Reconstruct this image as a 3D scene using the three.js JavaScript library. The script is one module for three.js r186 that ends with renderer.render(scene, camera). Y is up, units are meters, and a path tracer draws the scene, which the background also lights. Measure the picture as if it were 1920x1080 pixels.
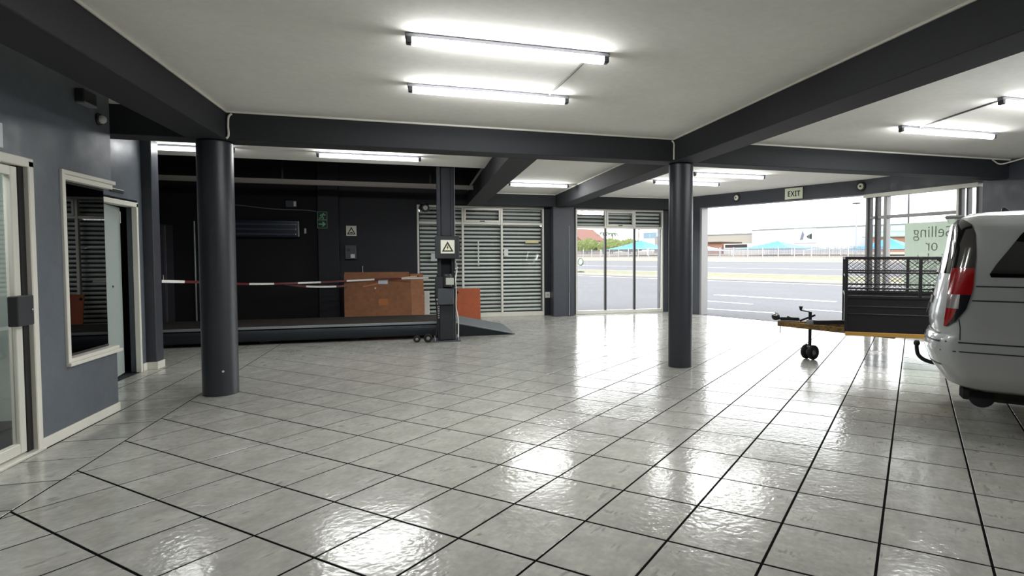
import * as THREE from 'three';
import { mergeGeometries } from 'three/addons/utils/BufferGeometryUtils.js';
import { RectAreaLightUniformsLib } from 'three/addons/lights/RectAreaLightUniformsLib.js';
RectAreaLightUniformsLib.init();

// ---------------------------------------------------------------- camera, sky, exposure
const scene = new THREE.Scene();
const FOCAL = 1104.58, PCX = 1124.62, PCY = 524.13;            // pixels of the 1920 x 1080 frame
const FULL_W = 2 * PCX, FULL_H = FULL_W * 9 / 16;
const camera = new THREE.PerspectiveCamera(2 * Math.atan(FULL_H / 2 / FOCAL) * 180 / Math.PI, 16 / 9, 0.05, 900);
camera.setViewOffset(FULL_W, FULL_H, 0, FULL_H / 2 - PCY, 1920, 1080);
camera.rotation.order = 'YXZ';
camera.rotation.set(-0.03864, -0.29409, -0.00099);
camera.position.set(0, 1.5116, 0);
camera.updateMatrixWorld(true);
camera.updateProjectionMatrix();
scene.background = new THREE.Color(0.955, 0.985, 1.0);           // even overcast sky
scene.backgroundIntensity = 2.55;
const TUBE_LIGHT = 64;                                           // radiance of a fluorescent tube
const renderer = new THREE.WebGLRenderer({ antialias: true });
renderer.toneMapping = THREE.LinearToneMapping;
renderer.toneMappingExposure = 1.92;
renderer.shadowMap.enabled = true;

// ---------------------------------------------------------------- helpers
let seed = 7;
const rnd = () => { seed = (seed * 1664525 + 1013904223) >>> 0; return seed / 4294967296; };
const rr = (a, b) => a + (b - a) * rnd();
const lerp = (a, b, t) => a + (b - a) * t;
const clamp = (x, a, b) => Math.min(b, Math.max(a, x));
const smooth = (a, b, x) => { const t = clamp((x - a) / (b - a), 0, 1); return t * t * (3 - 2 * t); };
const interp = (tab, x) => {
  if (x <= tab[0][0]) return tab[0][1];
  for (let i = 1; i < tab.length; i++) if (x <= tab[i][0]) { const t = (x - tab[i - 1][0]) / (tab[i][0] - tab[i - 1][0]); return lerp(tab[i - 1][1], tab[i][1], t); }
  return tab[tab.length - 1][1];
};
const V = (x, y, z) => new THREE.Vector3(x, y, z);
const used = {};
const numbered = (n) => { const k = used[n] = (used[n] ?? -1) + 1; return k ? n + '_' + String(k).padStart(3, '0') : n; };
function tag(o, label, category, group, kind) {
  if (label) o.userData.label = label;
  if (category) o.userData.category = category;
  if (group) o.userData.group = group;
  if (kind) o.userData.kind = kind;
  return o;
}
function thing(name, label, category, pos = [0, 0, 0], turn = 0, group) {
  const o = new THREE.Group();
  o.name = numbered(name); o.position.set(...pos); o.rotation.y = turn;
  scene.add(o);
  return tag(o, label, category, group);
}
function structure(name) {
  const o = new THREE.Group(); o.name = numbered(name); o.userData.kind = 'structure'; scene.add(o); return o;
}
function boxUV(g) {                                             // uv in metres, by the way each triangle faces
  const p = g.attributes.position, n = p.count, uv = new Float32Array(n * 2), a = V(), b = V(), c = V(), e = V(), f = V();
  for (let i = 0; i < n; i += 3) {
    a.fromBufferAttribute(p, i); b.fromBufferAttribute(p, i + 1); c.fromBufferAttribute(p, i + 2);
    e.subVectors(b, a).cross(f.subVectors(c, a));
    const x = Math.abs(e.x), y = Math.abs(e.y), z = Math.abs(e.z), w = y >= x && y >= z ? 1 : x >= z ? 0 : 2;
    [a, b, c].forEach((q, k) => { uv[(i + k) * 2] = w === 0 ? q.z : q.x; uv[(i + k) * 2 + 1] = w === 1 ? q.z : q.y; });
  }
  g.setAttribute('uv', new THREE.BufferAttribute(uv, 2));
  return g;
}
function plainGeo(g) {
  if (g.index) g = g.toNonIndexed();
  for (const k of Object.keys(g.attributes)) if (!['position', 'normal', 'uv'].includes(k)) g.deleteAttribute(k);
  if (!g.attributes.normal) g.computeVertexNormals();
  return g;
}
function triGeo(tris) {                                         // tris: flat list of THREE.Vector3
  const a = new Float32Array(tris.length * 3);
  tris.forEach((q, i) => { a[i * 3] = q.x; a[i * 3 + 1] = q.y; a[i * 3 + 2] = q.z; });
  const g = new THREE.BufferGeometry();
  g.setAttribute('position', new THREE.BufferAttribute(a, 3));
  g.computeVertexNormals();
  return boxUV(g);
}
const boxCache = {};
function chamferBox(w, h, d, b) {                               // centred box with chamfered edges, 44 triangles
  const key = [w, h, d, b].map((q) => q.toFixed(4)).join();
  if (boxCache[key]) return boxCache[key];
  const H = [w / 2, h / 2, d / 2]; b = Math.min(b, 0.45 * Math.min(w, h, d));
  const P = (s, ax) => V(...[0, 1, 2].map((k) => s[k] * (k === ax ? H[k] : H[k] - b)));
  const tris = [], quad = (p, q, r, t) => { tri(p, q, r); tri(p, r, t); };
  const tri = (p, q, r) => {
    const m = V().add(p).add(q).add(r), n = V().subVectors(q, p).cross(V().subVectors(r, p));
    if (n.dot(m) < 0) tris.push(p, r, q); else tris.push(p, q, r);
  };
  for (let ax = 0; ax < 3; ax++) for (const s of [-1, 1]) {
    const [i, j] = [0, 1, 2].filter((k) => k !== ax), c = (si, sj) => { const v = [0, 0, 0]; v[ax] = s; v[i] = si; v[j] = sj; return P(v, ax); };
    quad(c(-1, -1), c(1, -1), c(1, 1), c(-1, 1));
  }
  for (let ax = 0; ax < 3; ax++) {                              // edges that run along ax
    const [i, j] = [0, 1, 2].filter((k) => k !== ax);
    for (const si of [-1, 1]) for (const sj of [-1, 1]) {
      const v = (s) => { const q = [0, 0, 0]; q[ax] = s; q[i] = si; q[j] = sj; return q; };
      quad(P(v(-1), i), P(v(1), i), P(v(1), j), P(v(-1), j));
    }
  }
  for (const x of [-1, 1]) for (const y of [-1, 1]) for (const z of [-1, 1]) tri(P([x, y, z], 0), P([x, y, z], 1), P([x, y, z], 2));
  return boxCache[key] = triGeo(tris);
}
class MB {                                                      // collects shapes, builds ONE mesh
  constructor() { this.g = []; }
  add(geo, m) { let g = plainGeo(geo.clone()); if (m) g.applyMatrix4(m); this.g.push(g); return this; }
  box(x0, x1, y0, y1, z0, z1, b = 0) {
    const w = Math.abs(x1 - x0), h = Math.abs(y1 - y0), d = Math.abs(z1 - z0);
    const g = b ? chamferBox(w, h, d, b) : new THREE.BoxGeometry(w, h, d);
    return this.add(g, new THREE.Matrix4().makeTranslation((x0 + x1) / 2, (y0 + y1) / 2, (z0 + z1) / 2));
  }
  bar(p, q, w, h = w, b = 0.002, roll = 0) {                    // box from p to q, w sideways, h upwards
    p = V(...p); q = V(...q);
    const d = V().subVectors(q, p), L = d.length(), m = new THREE.Matrix4();
    const x = d.clone().normalize(), up = Math.abs(x.y) > 0.95 ? V(0, 0, 1) : V(0, 1, 0), z = V().crossVectors(x, up).normalize(), y = V().crossVectors(z, x);
    if (roll) { y.applyAxisAngle(x, roll); z.applyAxisAngle(x, roll); }
    m.makeBasis(x, y, z).setPosition(p.clone().add(q).multiplyScalar(0.5));
    return this.add(b ? chamferBox(L, h, w, b) : new THREE.BoxGeometry(L, h, w), m);
  }
  cyl(p, q, r0, r1 = r0, n = 24, open = false) {
    p = V(...p); q = V(...q);
    const d = V().subVectors(q, p), g = new THREE.CylinderGeometry(r1, r0, d.length(), n, 1, open);
    const m = new THREE.Matrix4().makeRotationFromQuaternion(new THREE.Quaternion().setFromUnitVectors(V(0, 1, 0), d.clone().normalize()));
    return this.add(g, m.setPosition(p.add(q).multiplyScalar(0.5)));
  }
  tube(pts, r, n = 10, seg = 0) {
    const c = new THREE.CatmullRomCurve3(pts.map((q) => V(...q)), false, 'centripetal');
    return this.add(new THREE.TubeGeometry(c, seg || pts.length * 6, r, n, false));
  }
  lathe(prof, pos = [0, 0, 0], axis = [0, 1, 0], n = 32) {
    const m = new THREE.Matrix4().makeRotationFromQuaternion(new THREE.Quaternion().setFromUnitVectors(V(0, 1, 0), V(...axis).normalize())).setPosition(...pos);
    return this.add(new THREE.LatheGeometry(prof.map(([r, y]) => new THREE.Vector2(r, y)), n), m);
  }
  sphere(x, y, z, r, sx = 1, sy = 1, sz = 1, n = 20) {
    return this.add(new THREE.SphereGeometry(r, n, Math.ceil(n * 0.7)), new THREE.Matrix4().makeScale(sx, sy, sz).setPosition(x, y, z));
  }
  prism(outline, y0, y1) {                                      // outline of [x, z], walls and lids
    const s = new THREE.Shape(outline.map(([x, z]) => new THREE.Vector2(x, -z)));
    const g = new THREE.ExtrudeGeometry(s, { depth: y1 - y0, bevelEnabled: false });
    return this.add(g, new THREE.Matrix4().makeRotationX(-Math.PI / 2).setPosition(0, y0, 0));
  }
  profileX(outline, x0, x1) {                                   // outline of [z, y], swept along x
    const s = new THREE.Shape(outline.map(([z, y]) => new THREE.Vector2(-z, y)));
    const g = new THREE.ExtrudeGeometry(s, { depth: x1 - x0, bevelEnabled: false });
    return this.add(g, new THREE.Matrix4().makeRotationY(Math.PI / 2).setPosition(x0, 0, 0));
  }
  profileZ(outline, z0, z1, bevel = 0) {                        // outline of [x, y], swept along z
    const s = new THREE.Shape(outline.map(([x, y]) => new THREE.Vector2(x, y)));
    const g = new THREE.ExtrudeGeometry(s, { depth: z1 - z0 - 2 * bevel, bevelEnabled: !!bevel, bevelSize: bevel, bevelThickness: bevel, bevelSegments: 2 });
    return this.add(g, new THREE.Matrix4().makeTranslation(0, 0, z0 + bevel));
  }
  geo(keepUV) { const g = this.g.length > 1 ? mergeGeometries(this.g) : this.g[0]; return keepUV ? g : boxUV(g); }
  build(name, material, parent, keepUV) {
    const m = new THREE.Mesh(this.geo(keepUV), material);
    m.name = parent ? name : numbered(name);
    m.castShadow = m.receiveShadow = true;
    (parent ?? scene).add(m);
    return m;
  }
}
const mb = () => new MB();
const mesh = (name, g, material, parent) => { const m = new THREE.Mesh(g, material); m.name = name; m.castShadow = m.receiveShadow = true; parent.add(m); return m; };

// ---------------------------------------------------------------- textures
function noiseGrid(n, s) { const a = new Float32Array(n * n); let q = s >>> 0; for (let i = 0; i < n * n; i++) { q = (q * 1664525 + 1013904223) >>> 0; a[i] = q / 4294967296; } return a; }
function tileNoise(n, s) {                                      // tileable value noise on [0,1)^2, n cells a side
  const a = noiseGrid(n, s);
  return (u, v) => {
    const x = u * n, y = v * n, i = Math.floor(x), j = Math.floor(y); let f = x - i, g = y - j;
    f = f * f * (3 - 2 * f); g = g * g * (3 - 2 * g);
    const w = (k) => ((k % n) + n) % n, A = (p, q) => a[w(q) * n + w(p)];
    return lerp(lerp(A(i, j), A(i + 1, j), f), lerp(A(i, j + 1), A(i + 1, j + 1), f), g);
  };
}
function fbm(n, s, oct = 4, gain = 0.5) {
  const L = []; let amp = 1, tot = 0;
  for (let k = 0; k < oct; k++) { L.push([tileNoise(n << k, s + 31 * k), amp]); tot += amp; amp *= gain; }
  return (u, v) => { let r = 0; for (const [f, a] of L) r += a * f(u, v); return r / tot; };
}
function tex(size, metres, fn, srgb) {
  const d = new Uint8Array(size * size * 4);
  for (let y = 0, o = 0; y < size; y++) for (let x = 0; x < size; x++, o += 4) {
    const c = fn(x / size, y / size);
    const [r, g, b] = typeof c === 'number' ? [c, c, c] : c;
    d[o] = clamp(r, 0, 1) * 255; d[o + 1] = clamp(g, 0, 1) * 255; d[o + 2] = clamp(b, 0, 1) * 255; d[o + 3] = 255;
  }
  const t = new THREE.DataTexture(d, size, size);
  t.wrapS = t.wrapT = THREE.RepeatWrapping; t.magFilter = THREE.LinearFilter; t.minFilter = THREE.LinearMipmapLinearFilter; t.generateMipmaps = true;
  t.repeat.set(1 / metres, 1 / metres);
  if (srgb) t.colorSpace = THREE.SRGBColorSpace;
  t.needsUpdate = true;
  return t;
}
function canvasTex(w, h, draw) {
  const c = document.createElement('canvas'); c.width = w; c.height = h;
  draw(c.getContext('2d'), w, h);
  const t = new THREE.CanvasTexture(c); t.colorSpace = THREE.SRGBColorSpace; t.magFilter = THREE.LinearFilter;
  return t;
}
const hex = (h) => [(h >> 16) / 255, ((h >> 8) & 255) / 255, (h & 255) / 255];
const mul = (c, k) => c.map((q) => q * k);
const mixc = (a, b, t) => a.map((q, i) => lerp(q, b[i], t));

const nA = fbm(4, 11, 5), nB = fbm(16, 23, 4), nC = fbm(64, 5, 3), nD = tileNoise(256, 77), nE = tileNoise(128, 51), nG = tileNoise(72, 13), nF = fbm(3, 91, 3);
const streak = (() => { const a = tileNoise(24, 9), b = tileNoise(96, 19); return (u, v) => 0.6 * a(u * 1 + 0.06 * nB(u, v), (v * 5) % 1) + 0.4 * b(u, (v * 4) % 1); })();
const dashes = (() => { const a = tileNoise(30, 41), b = tileNoise(150, 43); return (u, v) => 0.5 * a(u, v) + 0.5 * b((u * 0.25 + 0.02 * nB(u, v)) % 1, v); })();
const S = (o) => new THREE.MeshStandardMaterial(o);
const PH = (o) => new THREE.MeshPhysicalMaterial(o);

// glazed floor tile: grey body with faint streaks; the glaze is pitted in irregular patches
const tileColour = tex(1024, 2, (u, v) => {
  const dash = smooth(0.70, 0.86, dashes(u, v)) * smooth(0.45, 0.62, nB(u, v));
  const k = 0.95 + 0.10 * (nA(u, v) - 0.5) + 0.14 * (nB(u, v) - 0.5) + 0.10 * (nC(u, v) - 0.5) + 0.05 * (streak(u, v) - 0.5) - 0.16 * dash;
  return mul(hex(0xb1b0a9), k);
}, true);
const grain = (u, v) => 0.55 * nG(u, v) + 0.35 * nE(u, v) + 0.10 * nD(u, v);
const tileBump = tex(1024, 2, (u, v) => 0.5 + (grain(u, v) - 0.5) * (0.42 + 0.58 * smooth(0.42, 0.56, nF(u, v))));
const tileRough = tex(512, 2, (u, v) => [0, 0.155 + 0.05 * (nB(u, v) - 0.5) + 0.04 * (nC(u, v) - 0.5), 0]);
const paintBump = tex(512, 0.6, (u, v) => 0.6 * nB(u, v) + 0.4 * nC(u, v));
const paintRough = tex(512, 2.2, (u, v) => [0, 0.42 + 0.22 * (nB(u, v) - 0.5), 0]);
const wallTone = (h, amt = 0.10) => tex(512, 2.6, (u, v) => mul(hex(h), 1 + amt * (nA(u, v) - 0.5) + amt * 0.6 * (nC(u, v) - 0.5)), true);
const ceilTone = tex(512, 3.1, (u, v) => mul(hex(0xf0eee8), 1 + 0.05 * (nA(u, v) - 0.5) + 0.035 * (nC(u, v) - 0.5)), true);
const asphaltTone = tex(512, 6, (u, v) => mul(hex(0x5a5a5e), 0.95 + 0.10 * (nA(u, v) - 0.5) + 0.25 * (nD(u, v) - 0.5) * 0.6 + 0.1 * (nC(u, v) - 0.5)), true);
const grassTone = tex(256, 5, (u, v) => mixc(hex(0x77705c), hex(0x5f6448), smooth(0.4, 0.62, nB(u, v)) * 0.8 + 0.2 * nC(u, v)), true);
const sandTone = tex(256, 6, (u, v) => mixc(hex(0x8c7f70), hex(0x786a5c), smooth(0.3, 0.7, nB(u, v))), true);
const cardTone = tex(512, 1, (u, v) => mul(hex(0x8a5d40), 0.98 + 0.16 * (nB(u, v) - 0.5) + 0.05 * Math.sin(u * 2 * Math.PI * 60) * 0.3 + 0.12 * (nA(u, v) - 0.5)), true);
const orangeTone = tex(256, 1, (u, v) => mul(hex(0x9e4a20), 1 + 0.14 * (nB(u, v) - 0.5) + 0.1 * (nC(u, v) - 0.5)), true);
const steelRough = tex(256, 0.5, (u, v) => [0, 0.5 + 0.3 * (nB(u, v) - 0.5) + 0.15 * (nC(u, v) - 0.5), 0]);
const rustTone = tex(256, 0.5, (u, v) => mixc(hex(0x5f4a2c), hex(0x8a6a34), smooth(0.35, 0.65, nB(u, v))), true);
const deckTone = tex(512, 1.2, (u, v) => mixc(hex(0x2a2725), hex(0x40372f), smooth(0.35, 0.7, nB(u, v)) * 0.8), true);
const leafTone = tex(256, 2, (u, v) => mixc(hex(0x4c5a30), hex(0x727a48), smooth(0.3, 0.7, nC(u, v))), true);
const trunkTone = tex(256, 1, (u, v) => mixc(hex(0x6b5a4a), hex(0x8c7a66), nB(u, v)), true);

const M = {
  tile: PH({ map: tileColour, roughness: 1, roughnessMap: tileRough, bumpMap: tileBump, bumpScale: 0.0023, ior: 1.48 }),
  grout: PH({ color: 0x0c0b0b, roughness: 1, specularIntensity: 0.1 }),
  beam: S({ map: wallTone(0x232529), roughness: 0.7, bumpMap: paintBump, bumpScale: 0.0012 }),  // slate paint made darker: the shade on the beams put into the colour
  slate: S({ map: wallTone(0x3f4249), roughness: 1, roughnessMap: paintRough, bumpMap: paintBump, bumpScale: 0.0012 }),
  office: S({ map: wallTone(0x626870), roughness: 1, roughnessMap: paintRough, bumpMap: paintBump, bumpScale: 0.0012 }),
  column: S({ map: wallTone(0x303339, 0.07), roughness: 0.38, bumpMap: paintBump, bumpScale: 0.001 }),
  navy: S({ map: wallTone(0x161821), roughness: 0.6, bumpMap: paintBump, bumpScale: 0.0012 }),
  black: S({ map: wallTone(0x0c0c13), roughness: 0.75 }),
  ceiling: S({ map: ceilTone, roughness: 0.85, bumpMap: paintBump, bumpScale: 0.0008 }),
  white: S({ color: 0xe6e5de, roughness: 0.5 }),
  trim: S({ color: 0xe4e1d6, roughness: 0.45 }),
  alu: S({ color: 0xdcdad0, roughness: 0.38, metalness: 0.1 }),
  aluDark: S({ color: 0x8f8d8c, roughness: 0.4, metalness: 0.35 }),
  bronzeAndShade: S({ color: 0x3b393a, roughness: 0.45, metalness: 0.3 }),  // dark frame metal, also used to colour in shaded mullions
  glass: PH({ color: 0xffffff, roughness: 0.0, transmission: 1, thickness: 0, ior: 1.5 }),
  tinted: PH({ color: 0x3c4246, roughness: 0.0, transmission: 1, thickness: 0, ior: 1.5 }),
  slat: S({ color: 0xd2dad4, roughness: 0.4, metalness: 0.1 }),
  rubber: S({ color: 0x161616, roughness: 0.8 }),
  blackMetal: S({ color: 0x15151a, roughness: 0.45, roughnessMap: null, metalness: 0.2 }),
  lift: S({ color: 0x23282e, roughness: 1, roughnessMap: steelRough, metalness: 0.35 }),
  liftPost: S({ color: 0x2b2e34, roughness: 0.5, metalness: 0.2 }),
  liftGrey: S({ color: 0x4a4d54, roughness: 0.5, metalness: 0.2 }),
  deck: S({ map: deckTone, roughness: 0.7, metalness: 0.2 }),
  steel: S({ color: 0xb4b6b8, roughness: 0.35, metalness: 0.9 }),
  galv: S({ color: 0x9aa0a2, roughness: 0.45, metalness: 0.6 }),
  card: S({ map: cardTone, roughness: 0.85 }),
  orange: S({ map: orangeTone, roughness: 0.55 }),
  plastic: S({ color: 0xd8d8d4, roughness: 0.4 }),
  darkPlastic: S({ color: 0x26272b, roughness: 0.45 }),
  tube: S({ color: 0xffffff, emissive: 0xf2f6ff, emissiveIntensity: 2.2, roughness: 0.4 }),
  asphalt: S({ map: asphaltTone, roughness: 0.9 }),
  line: S({ color: 0xf0f0ec, roughness: 0.7 }),
  grass: S({ map: grassTone, roughness: 1 }),
  sand: S({ map: sandTone, roughness: 1 }),
  kerb: S({ color: 0xa8a49c, roughness: 0.9 }),
  silver: PH({ color: 0xa9acac, roughness: 0.45, metalness: 0.3, clearcoat: 1, clearcoatRoughness: 0.04 }),
  darkGlass: PH({ color: 0x0b0b10, roughness: 0.03, metalness: 0, ior: 1.55, clearcoat: 1, clearcoatRoughness: 0.02 }),
  lampRed: PH({ color: 0x8c0d10, roughness: 0.12, clearcoat: 1, clearcoatRoughness: 0.02 }),
  lampSmoke: PH({ color: 0x0e0c10, roughness: 0.1, clearcoat: 1, clearcoatRoughness: 0.02 }),
  lampClear: PH({ color: 0xbcb2b2, roughness: 0.12, metalness: 0.7, clearcoat: 1 }),
  chrome: S({ color: 0xd2d4d6, roughness: 0.15, metalness: 1 }),
  rust: S({ map: rustTone, roughness: 0.7, metalness: 0.2 }),
  ochre: S({ color: 0xa67f35, roughness: 0.6 }),
  trailerBlack: S({ color: 0x100d12, roughness: 0.5, metalness: 0.1 }),
  leaf: S({ map: leafTone, roughness: 0.9 }),
  trunk: S({ map: trunkTone, roughness: 0.9 }),
  poster: PH({ color: 0xc6d6c8, roughness: 0.8, transmission: 0.35, thickness: 0 }),
  posterInk: S({ color: 0x8d9a86, roughness: 0.8 }),
  tarpBlue: PH({ color: 0x2179a0, roughness: 0.8, transmission: 0.15, thickness: 0 }),
  tarpPale: PH({ color: 0xa4b4b8, roughness: 0.8, transmission: 0.3, thickness: 0 }),
};

// ---------------------------------------------------------------- measures of the building
const CEIL = 3.08, SOF = 2.775, BACK = -14.95;
const FA = [6.45, -14.95], FB = [8.68, -10.0], FE = [9.12, -7.7], FZ = [9.55, 4.5];   // facade corners
const WX = -2.875, RX = -3.55, LX = -6.2, ZN = 4.5;

// ---------------------------------------------------------------- floor of single tiles
{
  const floor = structure('floor');
  const outline = [[WX - 0.1, ZN], [WX - 0.1, -6.8], [RX - 0.1, -6.8], [RX - 0.1, -9.3], [LX, -9.3], [LX, BACK - 0.1], [FA[0] + 0.05, BACK - 0.1], [FA[0] + 0.1, FA[1]], [FB[0] + 0.1, FB[1]], [FE[0] + 0.1, FE[1]], [FZ[0], ZN]];
  mb().prism(outline, -0.12, -0.002).build('grout_bed', M.grout, floor);
  const T = 0.5, GAP = 0.014, BX = -2.357;
  const clipTo = (poly, region) => {                            // Sutherland-Hodgman, both convex
    let area = 0; for (let i = 0; i < region.length; i++) { const [a, b] = region[i], [c, d] = region[(i + 1) % region.length]; area += a * d - b * c; }
    const sg = Math.sign(area);
    for (let i = 0; i < region.length && poly.length; i++) {
      const A = region[i], B = region[(i + 1) % region.length], side = (p) => sg * ((B[0] - A[0]) * (p[1] - A[1]) - (B[1] - A[1]) * (p[0] - A[0]));
      const out = [];
      poly.forEach((p, k) => {
        const q = poly[(k + 1) % poly.length], a = side(p), b = side(q);
        if (a >= 0) out.push(p);
        if ((a >= 0) !== (b >= 0)) { const t = a / (a - b); out.push([lerp(p[0], q[0], t), lerp(p[1], q[1], t)]); }
      });
      poly = out;
    }
    return poly;
  };
  const areaOf = (p) => { let a = 0; p.forEach(([x, z], i) => { const [u, w] = p[(i + 1) % p.length]; a += x * w - z * u; }); return a / 2; };
  function tileGeo(poly, uvOf) {                                // top, chamfer and sides of one tile
    if (areaOf(poly) < 0) poly = poly.slice().reverse();
    const n = poly.length, c = 0.0012, cx = poly.reduce((s, p) => s + p[0], 0) / n, cz = poly.reduce((s, p) => s + p[1], 0) / n;
    const ins = poly.map(([x, z]) => { const d = Math.hypot(cx - x, cz - z) || 1; return [x + (cx - x) / d * c * 1.4, z + (cz - z) / d * c * 1.4]; });
    const tris = [], p3 = (p, y) => V(p[0], y, p[1]);
    for (let i = 1; i < n - 1; i++) tris.push(p3(ins[0], 0), p3(ins[i + 1], 0), p3(ins[i], 0));
    for (let i = 0; i < n; i++) {
      const j = (i + 1) % n, ring = (A, ya, B, yb) => tris.push(p3(A[i], ya), p3(A[j], ya), p3(B[j], yb), p3(A[i], ya), p3(B[j], yb), p3(B[i], yb));
      ring(ins, 0, poly, -c); ring(poly, -c, poly, -0.008);
    }
    const g = triGeo(tris), p = g.attributes.position, uv = g.attributes.uv;
    for (let i = 0; i < p.count; i++) { const [a, b] = uvOf(p.getX(i), p.getZ(i)); uv.setXY(i, a, b); }
    return g;
  }
  const h = T / 2 - GAP / 2, square = [[-h, -h], [h, -h], [h, h], [-h, h]];
  const variants = []; for (let k = 0; k < 12; k++) { const a = rr(0, 2), b = rr(0, 2); variants.push(tileGeo(square, (x, z) => [x + a, z + b])); }
  const tiles = [];                                             // { poly, x, z, turn, full }
  const project = V(), screen = (x, z) => { project.set(x, 0, z).applyMatrix4(camera.matrixWorldInverse); const d = -project.z; return d > 0.2 ? [PCX + FOCAL * project.x / d, PCY - FOCAL * project.y / d] : null; };
  const frame = [[0, 0], [1920, 0], [1920, 1080], [0, 1080]];
  const push = (poly, x, z, turn, full) => {
    if (poly.length < 3 || Math.abs(areaOf(poly)) < 0.0008) return;
    const s = poly.map(([a, b]) => screen(a, b));
    tiles.push({ poly, x, z, turn, full, seen: s.includes(null) ? 0 : (() => { const c = clipTo(s, frame); return c.length > 2 ? Math.abs(areaOf(c)) : 0; })() });
  };
  const main = [[BX + GAP / 2, ZN], [BX + GAP / 2, BACK], [FA[0], FA[1]], [FB[0], FB[1]], [FE[0], FE[1]], [FZ[0] - 0.1, ZN]];
  const ox = 2.29515, oz = -2.49367, q = Math.SQRT1_2;
  for (let a = -40; a <= 40; a++) for (let b = -30; b <= 40; b++) {
    const cx = ox + ((a + 0.5) + (b + 0.5)) * T * q, cz = oz + ((a + 0.5) - (b + 0.5)) * T * q;
    if (cx < BX - 0.4 || cx > 9.9 || cz > ZN + 0.4 || cz < BACK - 0.4) continue;
    const poly = square.map(([x, z]) => [cx + (x + z) * q, cz + (z - x) * q]), c = clipTo(poly, main);
    push(c, cx, cz, Math.PI / 4, c.length === 4 && Math.abs(areaOf(c)) > 4 * h * h * 0.9995);
  }
  const rects = [[WX, BX - GAP / 2, BACK, ZN], [RX, WX + 0.0135, -9.35, -6.89], [LX, WX + 0.0135, BACK, -9.35 - GAP]];
  for (let i = 1; i < 9; i++) for (let k = -14; k < 26; k++) {
    const cx = BX - (i - 0.5) * T, cz = -5.84 + (10 - k + 0.5) * T;
    for (const [x0, x1, z0, z1] of rects) {
      if ((i === 1) !== (x1 > -2.5)) continue;
      const c = clipTo(square.map(([x, z]) => [cx + x, cz + z]), [[x0, z0], [x1, z0], [x1, z1], [x0, z1]]);
      push(c, cx, cz, 0, c.length === 4 && Math.abs(areaOf(c)) > 4 * h * h * 0.9995);
    }
  }
  tiles.sort((a, b) => b.seen - a.seen);
  const rest = [];
  tiles.forEach((t, i) => {
    let g, at = null;
    if (t.full) { g = variants[Math.floor(rnd() * 12)]; at = [t.x, 0, t.z]; }
    else { const a = rr(0, 2), b = rr(0, 2), c = t.turn ? q : 1, s = t.turn ? q : 0; g = tileGeo(t.poly, (x, z) => [x * c - z * s + a, x * s + z * c + b]); }
    const turn = t.turn + (t.full ? Math.PI * Math.floor(rnd() * 2) : 0), dy = i < 300 ? rr(-0.0004, 0.0004) : 0;
    if (i < 300 && t.seen > 0) {
      const m = mesh('tile' + (i ? '_' + String(i).padStart(3, '0') : ''), g, M.tile, floor);
      if (at) { m.position.set(at[0], dy, at[2]); m.rotation.y = turn; }
    } else {
      const c = plainGeo(g.clone());
      if (at) c.applyMatrix4(new THREE.Matrix4().makeRotationY(turn).setPosition(...at));
      rest.push(c);
    }
  });
  const r = mesh('tile_field', mergeGeometries(rest), M.tile, floor); r.userData.kind = 'stuff';
}

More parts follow.
